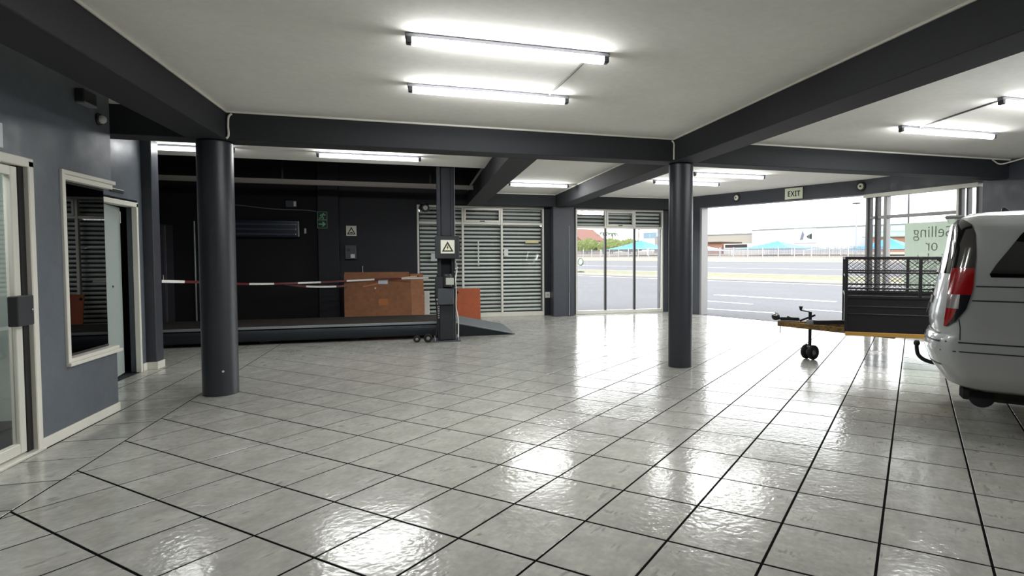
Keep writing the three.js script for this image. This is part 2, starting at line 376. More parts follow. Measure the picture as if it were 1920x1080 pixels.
// ---------------------------------------------------------------- ceiling, beams, columns
{
  const ceiling = structure('ceiling');
  const outer = (d) => [[FA[0] + d, FA[1] - 0.1], [FB[0] + d, FB[1]], [FE[0] + d, FE[1]], [FZ[0] + d, ZN + 0.2]];
  mb().prism([[LX, ZN + 0.2], [LX, -10.65], [1.12, -10.65], [1.12, BACK - 0.25], ...outer(0.3)], CEIL, CEIL + 0.14).build('slab', M.ceiling, ceiling);
  const lift = structure('ceiling');                            // the higher, dark ceiling over the vehicle lift
  mb().box(LX - 0.2, 1.3, 4.2, 4.34, BACK - 0.25, -10.4).build('slab', M.black, lift);
  mb().box(LX, 1.12, CEIL + 0.14, 4.2, -10.65, -10.5).box(1.12, 1.3, CEIL + 0.14, 4.2, BACK - 0.2, -10.5).build('upstand', M.black, lift);
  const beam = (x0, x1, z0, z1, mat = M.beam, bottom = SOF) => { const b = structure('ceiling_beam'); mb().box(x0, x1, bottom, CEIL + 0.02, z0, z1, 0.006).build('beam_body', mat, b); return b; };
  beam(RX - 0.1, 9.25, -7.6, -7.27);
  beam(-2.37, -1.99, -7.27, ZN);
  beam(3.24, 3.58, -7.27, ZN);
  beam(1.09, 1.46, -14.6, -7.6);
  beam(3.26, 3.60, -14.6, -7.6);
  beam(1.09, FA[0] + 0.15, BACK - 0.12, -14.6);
  // thin plaster cornice where beams meet the ceiling
  const trim = structure('trim_1');
  const strip = (x0, x1, z0, z1) => mb().box(x0, x1, CEIL - 0.022, CEIL - 0.001, z0, z1, 0.004).build('cornice', M.trim, trim);
  strip(-1.985, 3.235, -7.268, -7.246); strip(3.585, 9.2, -7.268, -7.246);
  strip(-1.988, -1.968, -7.24, ZN); strip(3.217, 3.238, -7.24, ZN); strip(3.582, 3.603, -7.24, ZN);
  strip(1.464, 3.256, -14.598, -14.578); strip(3.604, 6.55, -14.598, -14.578);
  strip(1.462, 1.482, -14.57, -7.61); strip(3.238, 3.258, -14.57, -7.61);
  const column = (x, z, r, label) => {
    const c = structure('column');
    mb().lathe([[0, 0], [r - 0.004, 0], [r, 0.006], [r, SOF - 0.02], [r - 0.003, SOF], [0, SOF]], [x, 0, z], [0, 1, 0], 48).build('shaft', M.column, c);
    tag(c, label);
    return c;
  };
  const cl = column(-2.145, -7.43, 0.174, 'dark grey round column beside the office');
  mb().lathe([[0, 0.004], [0.012, 0.003], [0.012, 0], [0, 0]], [-2.145 + 0.07, 0.27, -7.43 + 0.160], [0.35, 0, 0.9], 12).build('screw_cap', M.plastic, cl);
  const cr = column(3.41, -7.43, 0.165, 'dark grey round column in the middle of the showroom');
  mb().box(3.545, 3.585, 2.62, 2.74, -7.47, -7.40, 0.006).build('bracket', M.darkPlastic, cr);
}

// ---------------------------------------------------------------- walls
{
  const left = structure('wall_left');
  mb().box(WX - 0.12, WX, 0, 0.61, -6.89, -6.05).box(WX - 0.12, WX, 2.25, CEIL, -6.89, -6.05).box(WX - 0.12, WX, 0, CEIL, -6.05, -5.62)
    .box(WX - 0.12, WX, 2.27, CEIL, -5.62, -3.5).box(WX - 0.12, WX, 0, CEIL, -3.5, ZN)
    .box(RX, WX - 0.12, 0, 0.61, -6.89, -6.77).box(RX, WX - 0.12, 2.25, CEIL, -6.89, -6.77).box(RX, RX + 0.1, 0.61, 2.25, -6.89, -6.77)
    .build('wall_body', M.office, left);
  const back = structure('wall_office');                        // plain inside of the office
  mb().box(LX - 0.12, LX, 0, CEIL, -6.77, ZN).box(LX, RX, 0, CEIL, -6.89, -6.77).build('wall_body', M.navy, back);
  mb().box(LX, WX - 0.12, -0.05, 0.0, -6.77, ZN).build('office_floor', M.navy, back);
  mb().box(-4.12, -4.0, 0, CEIL, -6.77, ZN).box(-4.0, RX + 0.1, 0, CEIL, -6.77, -6.75).build('partition', S({ color: 0xb4c0b8, roughness: 0.8 }), back);
  const recess = structure('wall_recess');
  mb().box(RX - 0.12, RX, 0, CEIL, -8.22, -6.89).box(RX - 0.12, RX, 2.25, CEIL, -9.16, -8.22).box(RX - 0.12, RX, 0, CEIL, -9.3, -9.16)
    .box(RX - 1.5, RX - 0.12, 0, CEIL, -8.1, -8.0).box(RX - 1.6, RX - 1.5, 0, CEIL, -9.3, -8.0).build('wall_body', M.office, recess);
  mb().box(RX - 1.5, RX, -0.05, 0, -9.3, -8.0).build('threshold', M.navy, recess);
  const post = structure('column'); tag(post, 'square blue grey post at the mouth of the lift bay');
  mb().box(RX - 0.1, RX + 0.12, 0, CEIL, -9.52, -9.3, 0.008).build('shaft', M.slate, post);
  const bay = structure('wall_lift_bay');
  mb().box(LX - 0.12, LX, 0, 4.2, BACK - 0.2, -9.4).box(LX, RX - 0.1, 0, CEIL, -9.46, -9.34).box(LX, -2.26, 0, 4.2, BACK - 0.2, BACK).build('wall_body', M.black, bay);
  const rear = structure('wall_back');
  mb().box(-2.26, -0.10, 0, 4.2, BACK - 0.2, BACK).box(-0.10, 1.3, 2.80, 4.2, BACK - 0.2, BACK - 0.02).box(3.03, 3.87, 0, CEIL, BACK - 0.2, BACK).box(1.09, 6.6, 2.80, CEIL, BACK - 0.2, BACK - 0.03).build('wall_body', M.navy, rear);
  mb().box(-0.10, -0.03, 0, 2.85, BACK - 0.26, BACK - 0.075).box(2.97, 3.03, 0, 2.85, BACK - 0.26, BACK - 0.075).box(3.87, 3.93, 0, 2.85, BACK - 0.26, BACK - 0.075).box(6.28, 6.34, 0, 2.85, BACK - 0.26, BACK - 0.075).box(-0.1, 6.6, 2.76, 3.0, BACK - 0.3, BACK - 0.2).build('reveal', M.slate, rear);
  mb().box(-2.26, -1.82, 0, 4.2, BACK, BACK + 0.14, 0.006).build('pilaster', M.navy, rear);
  const pier = structure('column'); tag(pier, 'square grey pier between the shuttered window and the clear window');
  mb().box(3.19, 3.74, 0, SOF, BACK, -14.58, 0.008).build('shaft', M.slate, pier);
  mb().cyl([3.60, 0.02, -14.568], [3.60, 0.6, -14.568], 0.012, 0.012, 10).cyl([3.60, 0.6, -14.568], [3.60, 2.3, -14.572], 0.008, 0.008, 8).build('conduit', M.galv, pier);
  // street side: an oblique front with an open driveway, then a glazed bay, then solid wall
  const front = structure('wall_right');
  const seg = (A, B, s0, s1, y0, y1, t0, t1, mat, nm) => {      // piece of wall along A-B, t = thickness outwards
    const L = Math.hypot(B[0] - A[0], B[1] - A[1]), d = [(B[0] - A[0]) / L, (B[1] - A[1]) / L], n = [d[1], -d[0]];
    const P = (s, t) => [A[0] + d[0] * s + n[0] * t, A[1] + d[1] * s + n[1] * t];
    return mb().prism([P(s0, t0), P(s1, t0), P(s1, t1), P(s0, t1)], y0, y1).build(nm, mat, front);
  };
  const LAB = Math.hypot(FB[0] - FA[0], FB[1] - FA[1]), LBE = Math.hypot(FE[0] - FB[0], FE[1] - FB[1]), LEZ = Math.hypot(FZ[0] - FE[0], FZ[1] - FE[1]);
  seg(FA, FB, 0, 1.16, 0, SOF, 0, 0.28, M.slate, 'corner_pier');
  seg(FA, FB, -0.12, LAB + 0.03, SOF, CEIL + 0.05, 0, 0.28, M.slate, 'fascia');
  seg(FB, FE, -0.03, LBE, SOF, CEIL + 0.05, 0, 0.28, M.slate, 'fascia');
  seg(FE, FZ, -0.02, LEZ, SOF, CEIL + 0.05, 0, 0.28, M.slate, 'fascia');
  seg(FE, FZ, -0.02, 2.05, 0, SOF, 0, 0.28, M.slate, 'pier_wall');
  seg(FE, FZ, 2.05, 4.2, 0, 0.8, 0, 0.28, M.slate, 'pier_wall');
  seg(FE, FZ, 2.05, 4.2, 2.56, SOF, 0, 0.28, M.slate, 'pier_wall');
  seg(FE, FZ, 4.2, LEZ, 0, SOF, 0, 0.28, M.slate, 'pier_wall');
  seg(FA, FB, 1.16, 1.22, 0, SOF, -0.01, 0.24, M.aluDark, 'door_jamb');
  mb().box(6.34, FA[0] + 0.02, 0, SOF, BACK - 0.2, BACK + 0.02).build('corner_post', M.slate, front);
  const win = structure('window_4');                            // dark fixed window in the solid wall
  const winSeg = (s0, s1, y0, y1, t0, t1, mat, nm) => { const m = seg(FE, FZ, s0, s1, y0, y1, t0, t1, mat, nm); win.add(m); };
  winSeg(2.05, 2.12, 0.8, 2.56, 0.02, 0.16, M.bronzeAndShade, 'window_frame'); winSeg(4.13, 4.2, 0.8, 2.56, 0.02, 0.16, M.bronzeAndShade, 'window_frame');
  winSeg(2.12, 4.13, 2.49, 2.56, 0.02, 0.16, M.bronzeAndShade, 'window_frame'); winSeg(2.12, 4.13, 0.8, 0.87, 0.02, 0.16, M.bronzeAndShade, 'window_frame');
  winSeg(2.12, 4.13, 0.87, 2.49, 0.09, 0.10, M.darkGlass, 'pane');
  const behind = structure('wall_front');                       // behind the camera
  mb().box(LX, FZ[0] + 0.3, 0, CEIL, ZN, ZN + 0.2).build('wall_body', M.slate, behind);
  // skirting boards
  const base = structure('baseboard_left');
  mb().box(WX, WX + 0.014, 0, 0.085, -6.90, -5.64, 0.003).box(RX, WX + 0.014, 0, 0.085, -6.904, -6.89, 0.003).build('board', M.trim, base);
  mb().box(WX, WX + 0.014, 0, 0.085, -3.48, ZN, 0.003).build('board', M.trim, base);
  mb().box(RX, RX + 0.016, 0, 0.10, -9.30, -9.17, 0.003).build('board', M.trim, base);
  mb().box(RX - 0.1, RX + 0.135, 0, 0.10, -9.30, -9.285, 0.003).box(RX + 0.12, RX + 0.135, 0, 0.10, -9.52, -9.30, 0.003).build('board', M.trim, base);
}

// ---------------------------------------------------------------- office window that wraps the corner
{
  const w = structure('window_1');
  const gx = WX - 0.066;
  mb().box(WX - 0.10, WX + 0.02, 2.215, 2.25, -6.93, -6.03, 0.004).box(WX - 0.085, WX + 0.004, 2.17, 2.215, -6.905, -6.04, 0.004).build('window_head', M.trim, w);
  mb().box(WX - 0.10, WX + 0.035, 0.585, 0.615, -6.935, -6.03, 0.004).box(WX - 0.085, WX + 0.016, 0.615, 0.648, -6.915, -6.04, 0.004).build('window_sill', M.trim, w);
  mb().box(WX - 0.10, WX + 0.02, 0.615, 2.215, -6.075, -6.03, 0.004).build('window_frame', M.trim, w);
  mb().box(gx - 0.012, gx + 0.012, 0.648, 2.17, -6.10, -6.078, 0.003).box(gx - 0.008, gx + 0.008, 0.648, 0.668, -6.88, -6.1, 0.002).box(gx - 0.008, gx + 0.008, 2.15, 2.17, -6.88, -6.1, 0.002).build('window_bead', M.bronzeAndShade, w);
  mb().box(gx - 0.003, gx + 0.003, 0.665, 2.155, -6.88, -6.10).build('pane', M.tinted, w);
  mb().box(RX + 0.1, gx - 0.006, 0.63, 2.20, -6.834, -6.828).build('pane', M.glass, w);
}

// ---------------------------------------------------------------- glazed sliding door to the office
{
  const d = structure('door_1');
  mb().box(WX - 0.13, WX + 0.012, 0, 2.25, -5.665, -5.60, 0.006).build('door_frame', M.trim, d);
  mb().box(WX - 0.13, WX + 0.012, 0, 2.25, -3.52, -3.46, 0.006).build('door_frame', M.trim, d);
  mb().box(WX - 0.13, WX + 0.012, 2.20, 2.27, -5.665, -3.46, 0.006).build('door_head', M.trim, d);
  mb().box(WX - 0.13, WX + 0.03, 0, 0.022, -5.665, -3.46, 0.004).build('door_track', M.alu, d);
  mb().box(WX - 0.115, WX - 0.02, 0.022, 2.2, -5.60, -5.53, 0.004).build('door_seal', M.rubber, d);
  const leaf = new THREE.Group(); leaf.name = 'door_leaf'; d.add(leaf);
  mb().box(WX - 0.075, WX - 0.025, 0.03, 2.19, -5.53, -5.455, 0.005).box(WX - 0.075, WX - 0.025, 0.03, 2.19, -4.53, -4.455, 0.005)
    .box(WX - 0.075, WX - 0.025, 2.12, 2.19, -5.455, -4.53, 0.005).box(WX - 0.075, WX - 0.025, 0.03, 0.11, -5.455, -4.53, 0.005).build('leaf_frame', M.alu, leaf);
  mb().box(WX - 0.053, WX - 0.047, 0.11, 2.12, -5.455, -4.53).build('pane', M.glass, leaf);
  mb().box(WX - 0.03, WX + 0.035, 1.0, 1.225, -5.56, -5.37, 0.006).build('lock_case', M.darkPlastic, leaf);
  mb().lathe([[0, 0.006], [0.008, 0.005], [0.008, 0], [0, 0]], [WX + 0.035, 1.115, -5.535], [1, 0, 0], 12).build('keyhole', M.steel, leaf);
  const leaf2 = new THREE.Group(); leaf2.name = 'door_leaf'; d.add(leaf2);
  mb().box(WX - 0.125, WX - 0.08, 0.03, 2.19, -4.55, -4.475, 0.005).box(WX - 0.125, WX - 0.08, 0.03, 2.19, -3.595, -3.52, 0.005)
    .box(WX - 0.125, WX - 0.08, 2.12, 2.19, -4.475, -3.595, 0.005).box(WX - 0.125, WX - 0.08, 0.03, 0.11, -4.475, -3.595, 0.005).build('leaf_frame', M.alu, leaf2);
  mb().box(WX - 0.105, WX - 0.099, 0.11, 2.12, -4.475, -3.595).build('pane', M.glass, leaf2);
}

// ---------------------------------------------------------------- door in the recess
{
  const d = structure('door_2');
  mb().box(RX - 0.12, RX + 0.014, 0, 2.21, -8.285, -8.225, 0.004).build('door_frame', M.trim, d);
  mb().box(RX - 0.045, RX + 0.014, 0, 2.21, -9.155, -9.11, 0.004).build('door_frame', M.trim, d);
  mb().box(RX - 0.12, RX + 0.014, 2.16, 2.22, -9.155, -8.225, 0.004).build('door_head', M.trim, d);
  const leaf = new THREE.Group(); leaf.name = 'door_leaf'; leaf.position.set(RX - 0.03, 0, -8.285); leaf.rotation.y = 0.16; d.add(leaf);
  mb().box(-0.04, 0, 0.012, 2.15, -0.80, 0, 0.003).build('leaf_panel', S({ color: 0xa9b4b0, roughness: 0.5 }), leaf);
  mb().lathe([[0, 0.01], [0.012, 0.01], [0.014, 0], [0, 0]], [0.0, 1.15, -0.4], [1, 0, 0], 12).build('peephole', M.darkPlastic, leaf);
  mb().box(0, 0.012, 1.95, 2.1, -0.79, -0.76, 0.003).build('hinge', M.alu, leaf);
  const p = thing('name_plate', 'thin pale plate on the wall above the recessed grey door', 'plate', [RX, 2.30, -8.62]);
  mb().box(0, 0.012, 0, 0.045, -0.16, 0.16, 0.003).build('plate_body', M.darkPlastic, p);
  mb().box(0.012, 0.016, 0.036, 0.044, -0.15, 0.15).build('plate_edge', M.white, p);
}

// ---------------------------------------------------------------- windows and shutters of the back wall
function backWindow(name, x0, x1, mull, transom, hopper, sill, low = M.alu) {
  const w = structure(name), z0 = BACK - 0.07, z1 = BACK + 0.005, f = 0.045;
  mb().box(x0, x0 + f, 0.0, SOF, z0, z1, 0.004).build('window_frame', M.alu, w);
  mb().box(x1 - f, x1, 0.0, SOF, z0, z1, 0.004).build('window_frame', M.alu, w);
  mb().box(x0 + f, x1 - f, SOF - 0.05, SOF, z0, z1, 0.004).build('window_head', M.alu, w);
  mb().box(x0 + f, x1 - f, 0.0, sill, z0, z1, 0.004).build('window_sill', M.alu, w);
  const xs = [x0 + f, ...mull, x1 - f];
  for (const m of mull) { mb().box(m - 0.026, m + 0.026, transom - 0.028, SOF - 0.05, z0, z1 + 0.01, 0.004).build('mullion', M.alu, w); mb().box(m - 0.026, m + 0.026, sill, transom - 0.028, z0, z1 + 0.01, 0.004).build('mullion', low, w); }
  for (let i = 0; i + 1 < xs.length; i++) {
    const a = xs[i] + (i ? 0.026 : 0), b = xs[i + 1] - (i + 2 < xs.length ? 0.026 : 0);
    mb().box(a, b, transom - 0.028, transom + 0.028, z0, z1, 0.004).build('transom', M.alu, w);
    mb().box(a, b, sill, transom - 0.028, BACK - 0.035, BACK - 0.029).build('pane', M.glass, w);
    if (i === hopper) {
      const h = new THREE.Group(); h.name = 'hopper'; w.add(h);
      const y0 = transom + 0.03, y1 = SOF - 0.052, k = 0.05;
      mb().box(a + 0.004, a + k, y0, y1, BACK - 0.03, z1 + 0.02, 0.004).box(b - k, b - 0.004, y0, y1, BACK - 0.03, z1 + 0.02, 0.004)
        .box(a + k, b - k, y0, y0 + k, BACK - 0.03, z1 + 0.02, 0.004).box(a + k, b - k, y1 - k, y1, BACK - 0.03, z1 + 0.02, 0.004).build('hopper_frame', M.alu, h);
      mb().box(a + k, b - k, y0 + k, y1 - k, BACK - 0.012, BACK - 0.006).build('pane', M.glass, h);
      mb().box((a + b) / 2 - 0.06, (a + b) / 2 + 0.06, y0 + 0.012, y0 + 0.034, z1 + 0.02, z1 + 0.035, 0.004).build('latch', M.darkPlastic, h);
    } else mb().box(a, b, transom + 0.028, SOF - 0.05, BACK - 0.035, BACK - 0.029).build('pane', M.glass, w);
  }
  return w;
}
backWindow('window_2', -0.09, 3.03, [0.99, 1.95], 2.345, 1, 0.11);
backWindow('window_3', 3.87, 6.34, [4.686, 5.509], 2.29, 1, 0.09, M.bronzeAndShade);  // lower mullions coloured dark to stand in for their backlit shade
function rollerShutter(label, x0, x1, y0, y1) {
  const t = thing('roller_shutter', label, 'shutter', [x0, y0, BACK - 0.15], 0, 'roller shutters outside the back windows'), W = x1 - x0, H = y1 - y0;
  mb().box(0, W, 0, H, -0.03, -0.02).build('gap_shade', M.blackMetal, t);  // black sheet colours in the shadow between the slats
  const pitch = 0.098, prof = [[-0.02, 0], [-0.004, 0.008], [0.004, 0.028], [-0.002, 0.050], [-0.02, 0.060]];
  const g = mb().profileX(prof.map(([z, y]) => [z, y]), 0, W).geo();
  for (let k = 0; k * pitch + 0.065 < H; k++) { const m = mesh('slat' + (k ? '_' + String(k).padStart(3, '0') : ''), g, M.slat, t); m.position.y = 0.01 + k * pitch; }
  for (const x of [-0.04, W]) mb().box(x, x + 0.04, 0, H, -0.06, 0.01, 0.004).build('guide_rail', M.bronzeAndShade, t);
  return t;
}
rollerShutter('closed grey slatted roller shutter behind the wide back window', -0.05, 2.99, 0.02, 2.80);
{
  const t = rollerShutter('rolled up slatted shutter above the clear three-pane back window', 3.91, 6.30, 2.33, 2.80);
  mb().box(0, 2.39, -0.03, 0.0, -0.03, -0.008, 0.003).build('bottom_bar', M.blackMetal, t);
}
{
  // paper notices stuck to the shuttered window
  const note = (label, x, y, w, h, color) => { const o = mb().box(-w / 2, w / 2, -h / 2, h / 2, 0, 0.0015).build('paper_notice', S({ color, roughness: 0.8 })); o.position.set(x, y, BACK - 0.0285); return tag(o, label, 'notice'); };
  note('pale yellow paper strip stuck high on the right shutter pane', 2.72, 1.90, 0.34, 0.07, 0xd8cfa0);
  note('small white paper note beside the shutter window mullion', 2.06, 1.62, 0.10, 0.17, 0xd8dcd8);
  note('narrow white strip stuck on the middle shutter pane', 1.37, 1.60, 0.03, 0.62, 0xc4ccc6);
  note('crumpled white paper note on the shutter pane left of the lift post', 0.31, 1.50, 0.16, 0.19, 0xc8cccc);
}

// ---------------------------------------------------------------- glazed bay beside the driveway, with its poster
const LB = Math.hypot(FE[0] - FB[0], FE[1] - FB[1]), DB = [(FE[0] - FB[0]) / LB, (FE[1] - FB[1]) / LB];
const bayTurn = -Math.atan2(DB[1], DB[0]);                       // local x runs along the bay
{
  const w = structure('window_5'); w.position.set(FB[0], 0, FB[1]); w.rotation.y = bayTurn;   // local x along the glass, local z inwards
  const L = LB, fr = (x0, x1, y0, y1, mat = M.aluDark, z0 = -0.13, z1 = 0.0, nm = 'mullion') => mb().box(x0, x1, y0, y1, z0, z1, 0.005).build(nm, mat, w);
  fr(-0.02, 2.26, SOF - 0.075, SOF - 0.001, M.alu, -0.13, 0.02, 'window_head');
  fr(0.0, 2.26, 0, 0.10, M.aluDark, -0.13, 0, 'window_sill');
  fr(0.03, 0.075, 0.1, SOF - 0.075, M.aluDark); fr(0.078, 0.12, 0.1, SOF - 0.075, M.bronzeAndShade, -0.12, -0.01);  // dark mullions of this bay put the frames' shaded sides into colour
  fr(0.245, 0.30, 0.1, SOF - 0.075, M.bronzeAndShade);
  fr(0.44, 0.51, 0.1, SOF - 0.075, M.aluDark);
  fr(1.875, 1.915, 0.1, SOF - 0.075, M.alu); fr(1.917, 1.965, 0.1, SOF - 0.075, M.bronzeAndShade, -0.12, -0.01);
  fr(2.05, 2.085, 0.1, SOF - 0.075, M.bronzeAndShade);
  fr(2.215, 2.26, 0.1, SOF - 0.075, M.bronzeAndShade);
  for (const [a, b] of [[0.12, 0.245], [0.30, 0.44], [0.51, 1.875]]) fr(a, b, 2.265, 2.325, M.aluDark, -0.11, -0.01, 'transom');
  for (const [a, b] of [[0.12, 0.245], [0.30, 0.44], [0.51, 1.875], [1.965, 2.05], [2.085, 2.215]]) {
    const two = a < 1.9;
    mb().box(a, b, 0.1, two ? 2.265 : SOF - 0.075, -0.068, -0.062).build('pane', M.glass, w);
    if (two) mb().box(a, b, 2.325, SOF - 0.075, -0.068, -0.062).build('pane', M.glass, w);
  }
  // poster on the outside of the glass, read from the street, so its words run backwards in here
  const P = thing('window_poster', 'pale green poster with reversed lettering stuck outside the glazed bay', 'poster', [FB[0] + DB[0] * 0.86, 0.45, FB[1] + DB[1] * 0.86], bayTurn);
  const pt = canvasTex(1024, 1700, (c, W, H) => {
    c.fillStyle = '#d4dcd2'; c.fillRect(0, 0, W, H);
    c.translate(W, 0); c.scale(-1, 1);
    c.fillStyle = '#8f968a'; c.textAlign = 'center'; c.textBaseline = 'middle';
    c.font = '262px sans-serif';
    c.fillText('Selling', 0.46 * W, 190); c.fillText('or', 0.46 * W, 440); c.fillText('To let', 0.46 * W, 690);
  });
  const sheet = mb().box(0, 1.0, 0, 1.70, -0.0015, 0.0015).build('sheet', PH({ map: pt, roughness: 0.8, transmission: 0.6, thickness: 0 }), P);
  const p = sheet.geometry.attributes.position, uv = sheet.geometry.attributes.uv;
  for (let i = 0; i < p.count; i++) uv.setXY(i, p.getX(i) / 1.0, p.getY(i) / 1.70);
  sheet.position.z = -0.072;
}

// ---------------------------------------------------------------- fluorescent lights
{
  const housing = S({ color: 0x6d6f76, roughness: 0.5 });
  const light = (label, x, z, len = 1.5, y = CEIL, power = TUBE_LIGHT) => {
    const t = thing('fluorescent_light', label, 'light', [x, y, z], 0, 'fluorescent ceiling lights');
    mb().box(-len / 2, len / 2, -0.034, 0, -0.032, 0.032, 0.006).build('housing', housing, t);
    const r = 0.036, prof = [];
    for (let k = 0; k < 20; k++) { const a = Math.PI * 2 * k / 20; prof.push([Math.cos(a) * r, -0.046 - Math.sin(a) * r * 1.05]); }
    mb().profileX(prof, -len / 2 + 0.045, len / 2 - 0.045).build('tube', M.tube, t);
    for (const s of [-1, 1]) mb().box(s * len / 2 - s * 0.045, s * len / 2 - s * 0.005, -0.074, -0.01, -0.03, 0.03, 0.006).build('end_cap', M.darkPlastic, t);
    const a = new THREE.RectAreaLight(0xf9faf9, power, len - 0.1, 0.07);
    a.position.set(0, -0.088, 0); a.rotation.x = -Math.PI / 2; a.name = 'tube_glow'; t.add(a);
    for (const sd of [-1, 1]) { const b = new THREE.RectAreaLight(0xf9faf9, power * 0.32, len - 0.1, 0.07); b.position.set(0, -0.048, sd * 0.04); b.rotation.y = sd > 0 ? Math.PI : 0; b.name = 'tube_glow'; t.add(b); }
    return t;
  };
  light('near bright tube light, the larger of the two in the middle of the ceiling', 0.66, -4.41);
  light('second bright tube light in the middle of the ceiling, nearer the cross beam', 0.65, -5.67);
  light('tube light on the right ceiling bay above the trailer', 6.26, -5.78);
  light('tube light cut off by the right edge of the picture', 6.22, -4.47);
  light('tube light under the ceiling strip in front of the lift', -0.73, -9.69);
  light('tube light between the two rear ceiling beams near the shutters', 2.42, -12.44, 1.3);
  light('tube light seen just right of the middle column, nearer one', 5.6, -10.0);
  light('tube light seen just right of the middle column, farther one', 5.3, -11.25);
  light('tube light on the left above the post of the lift bay', -3.14, -9.66, 1.2, CEIL, 26);
  light('added tube light over the van, outside the picture, nearer the right column row', 6.24, -3.0);  // added to brighten the van side and the right ceiling bay
  light('added tube light over the van, outside the picture, behind the camera line', 6.24, -1.6);  // second added tube, for more light on the van
  light('added unseen tube light on the ceiling inside the office behind the glazed door', -3.45, -4.6, 1.2, CEIL, 60);  // added so the office wall looks lit through the glass
  const cable = (label, pts) => { const m = mb().tube(pts, 0.009, 8).build('ceiling_cable', S({ color: 0x55544f, roughness: 0.7 })); return tag(m, label, 'cable'); };
  cable('grey cable on the ceiling between the two middle tube lights', [[1.28, CEIL - 0.008, -4.46], [1.24, CEIL - 0.008, -5.1], [1.2, CEIL - 0.008, -5.62]]);
  cable('grey cable on the ceiling between the two right tube lights', [[5.56, CEIL - 0.008, -4.5], [5.66, CEIL - 0.008, -5.1], [5.78, CEIL - 0.008, -5.74]]);
  const conduit = (label, pts) => tag(mb().tube(pts, 0.011, 10, 40).build('conduit_pipe', M.trim), label, 'pipe');
  conduit('white conduit running down the beam end above the left column', [[-1.93, CEIL - 0.03, -7.262], [-1.955, CEIL - 0.06, -7.255], [-1.965, 2.93, -7.255], [-1.965, 2.81, -7.255], [-1.985, SOF + 0.008, -7.256]]);
  conduit('white conduit running down the beam end above the middle column', [[3.2, CEIL - 0.03, -7.262], [3.225, CEIL - 0.06, -7.255], [3.228, 2.93, -7.255], [3.228, 2.80, -7.256]]);
  conduit('white conduit bending at the top right over the van', [[8.75, CEIL - 0.03, -7.25], [8.9, CEIL - 0.09, -7.24], [9.0, CEIL - 0.06, -7.1], [9.02, CEIL - 0.03, -6.9]]);
}

// ---------------------------------------------------------------- signs and fittings on the walls
function signPlate(name, label, w, h, pos, turn, texture, frame = M.darkPlastic, t = 0.012) {
  const o = thing(name, label, 'sign', pos, turn);
  mb().box(-w / 2 - 0.006, w / 2 + 0.006, -h / 2 - 0.006, h / 2 + 0.006, 0, t, 0.003).build('backing', frame, o);
  const g = new THREE.PlaneGeometry(w, h); g.translate(0, 0, t + 0.001);
  mesh('face', g, S({ map: texture, roughness: 0.5 }), o);
  return o;
}
const warnTex = (bolt) => canvasTex(256, 256, (c) => {
  c.fillStyle = '#e6e6d6'; c.fillRect(0, 0, 256, 256);
  c.fillStyle = '#101010'; c.beginPath(); c.moveTo(128, 26); c.lineTo(236, 222); c.lineTo(20, 222); c.closePath(); c.fill();
  c.fillStyle = '#e9e6c8'; c.beginPath(); c.moveTo(128, 76); c.lineTo(196, 198); c.lineTo(60, 198); c.closePath(); c.fill();
  c.fillStyle = '#101010';
  if (bolt) { c.beginPath(); c.moveTo(134, 100); c.lineTo(106, 150); c.lineTo(124, 150); c.lineTo(112, 190); c.lineTo(150, 138); c.lineTo(131, 138); c.lineTo(146, 100); c.closePath(); c.fill(); }
  else { c.beginPath(); c.moveTo(88, 190); c.lineTo(112, 148); c.lineTo(128, 168); c.lineTo(144, 148); c.lineTo(168, 190); c.closePath(); c.fill(); }
});
signPlate('warning_sign', 'small black and white triangle sign on the dark wall above the grey box', 0.225, 0.235, [-1.56, 2.125, BACK], 0, warnTex(false));
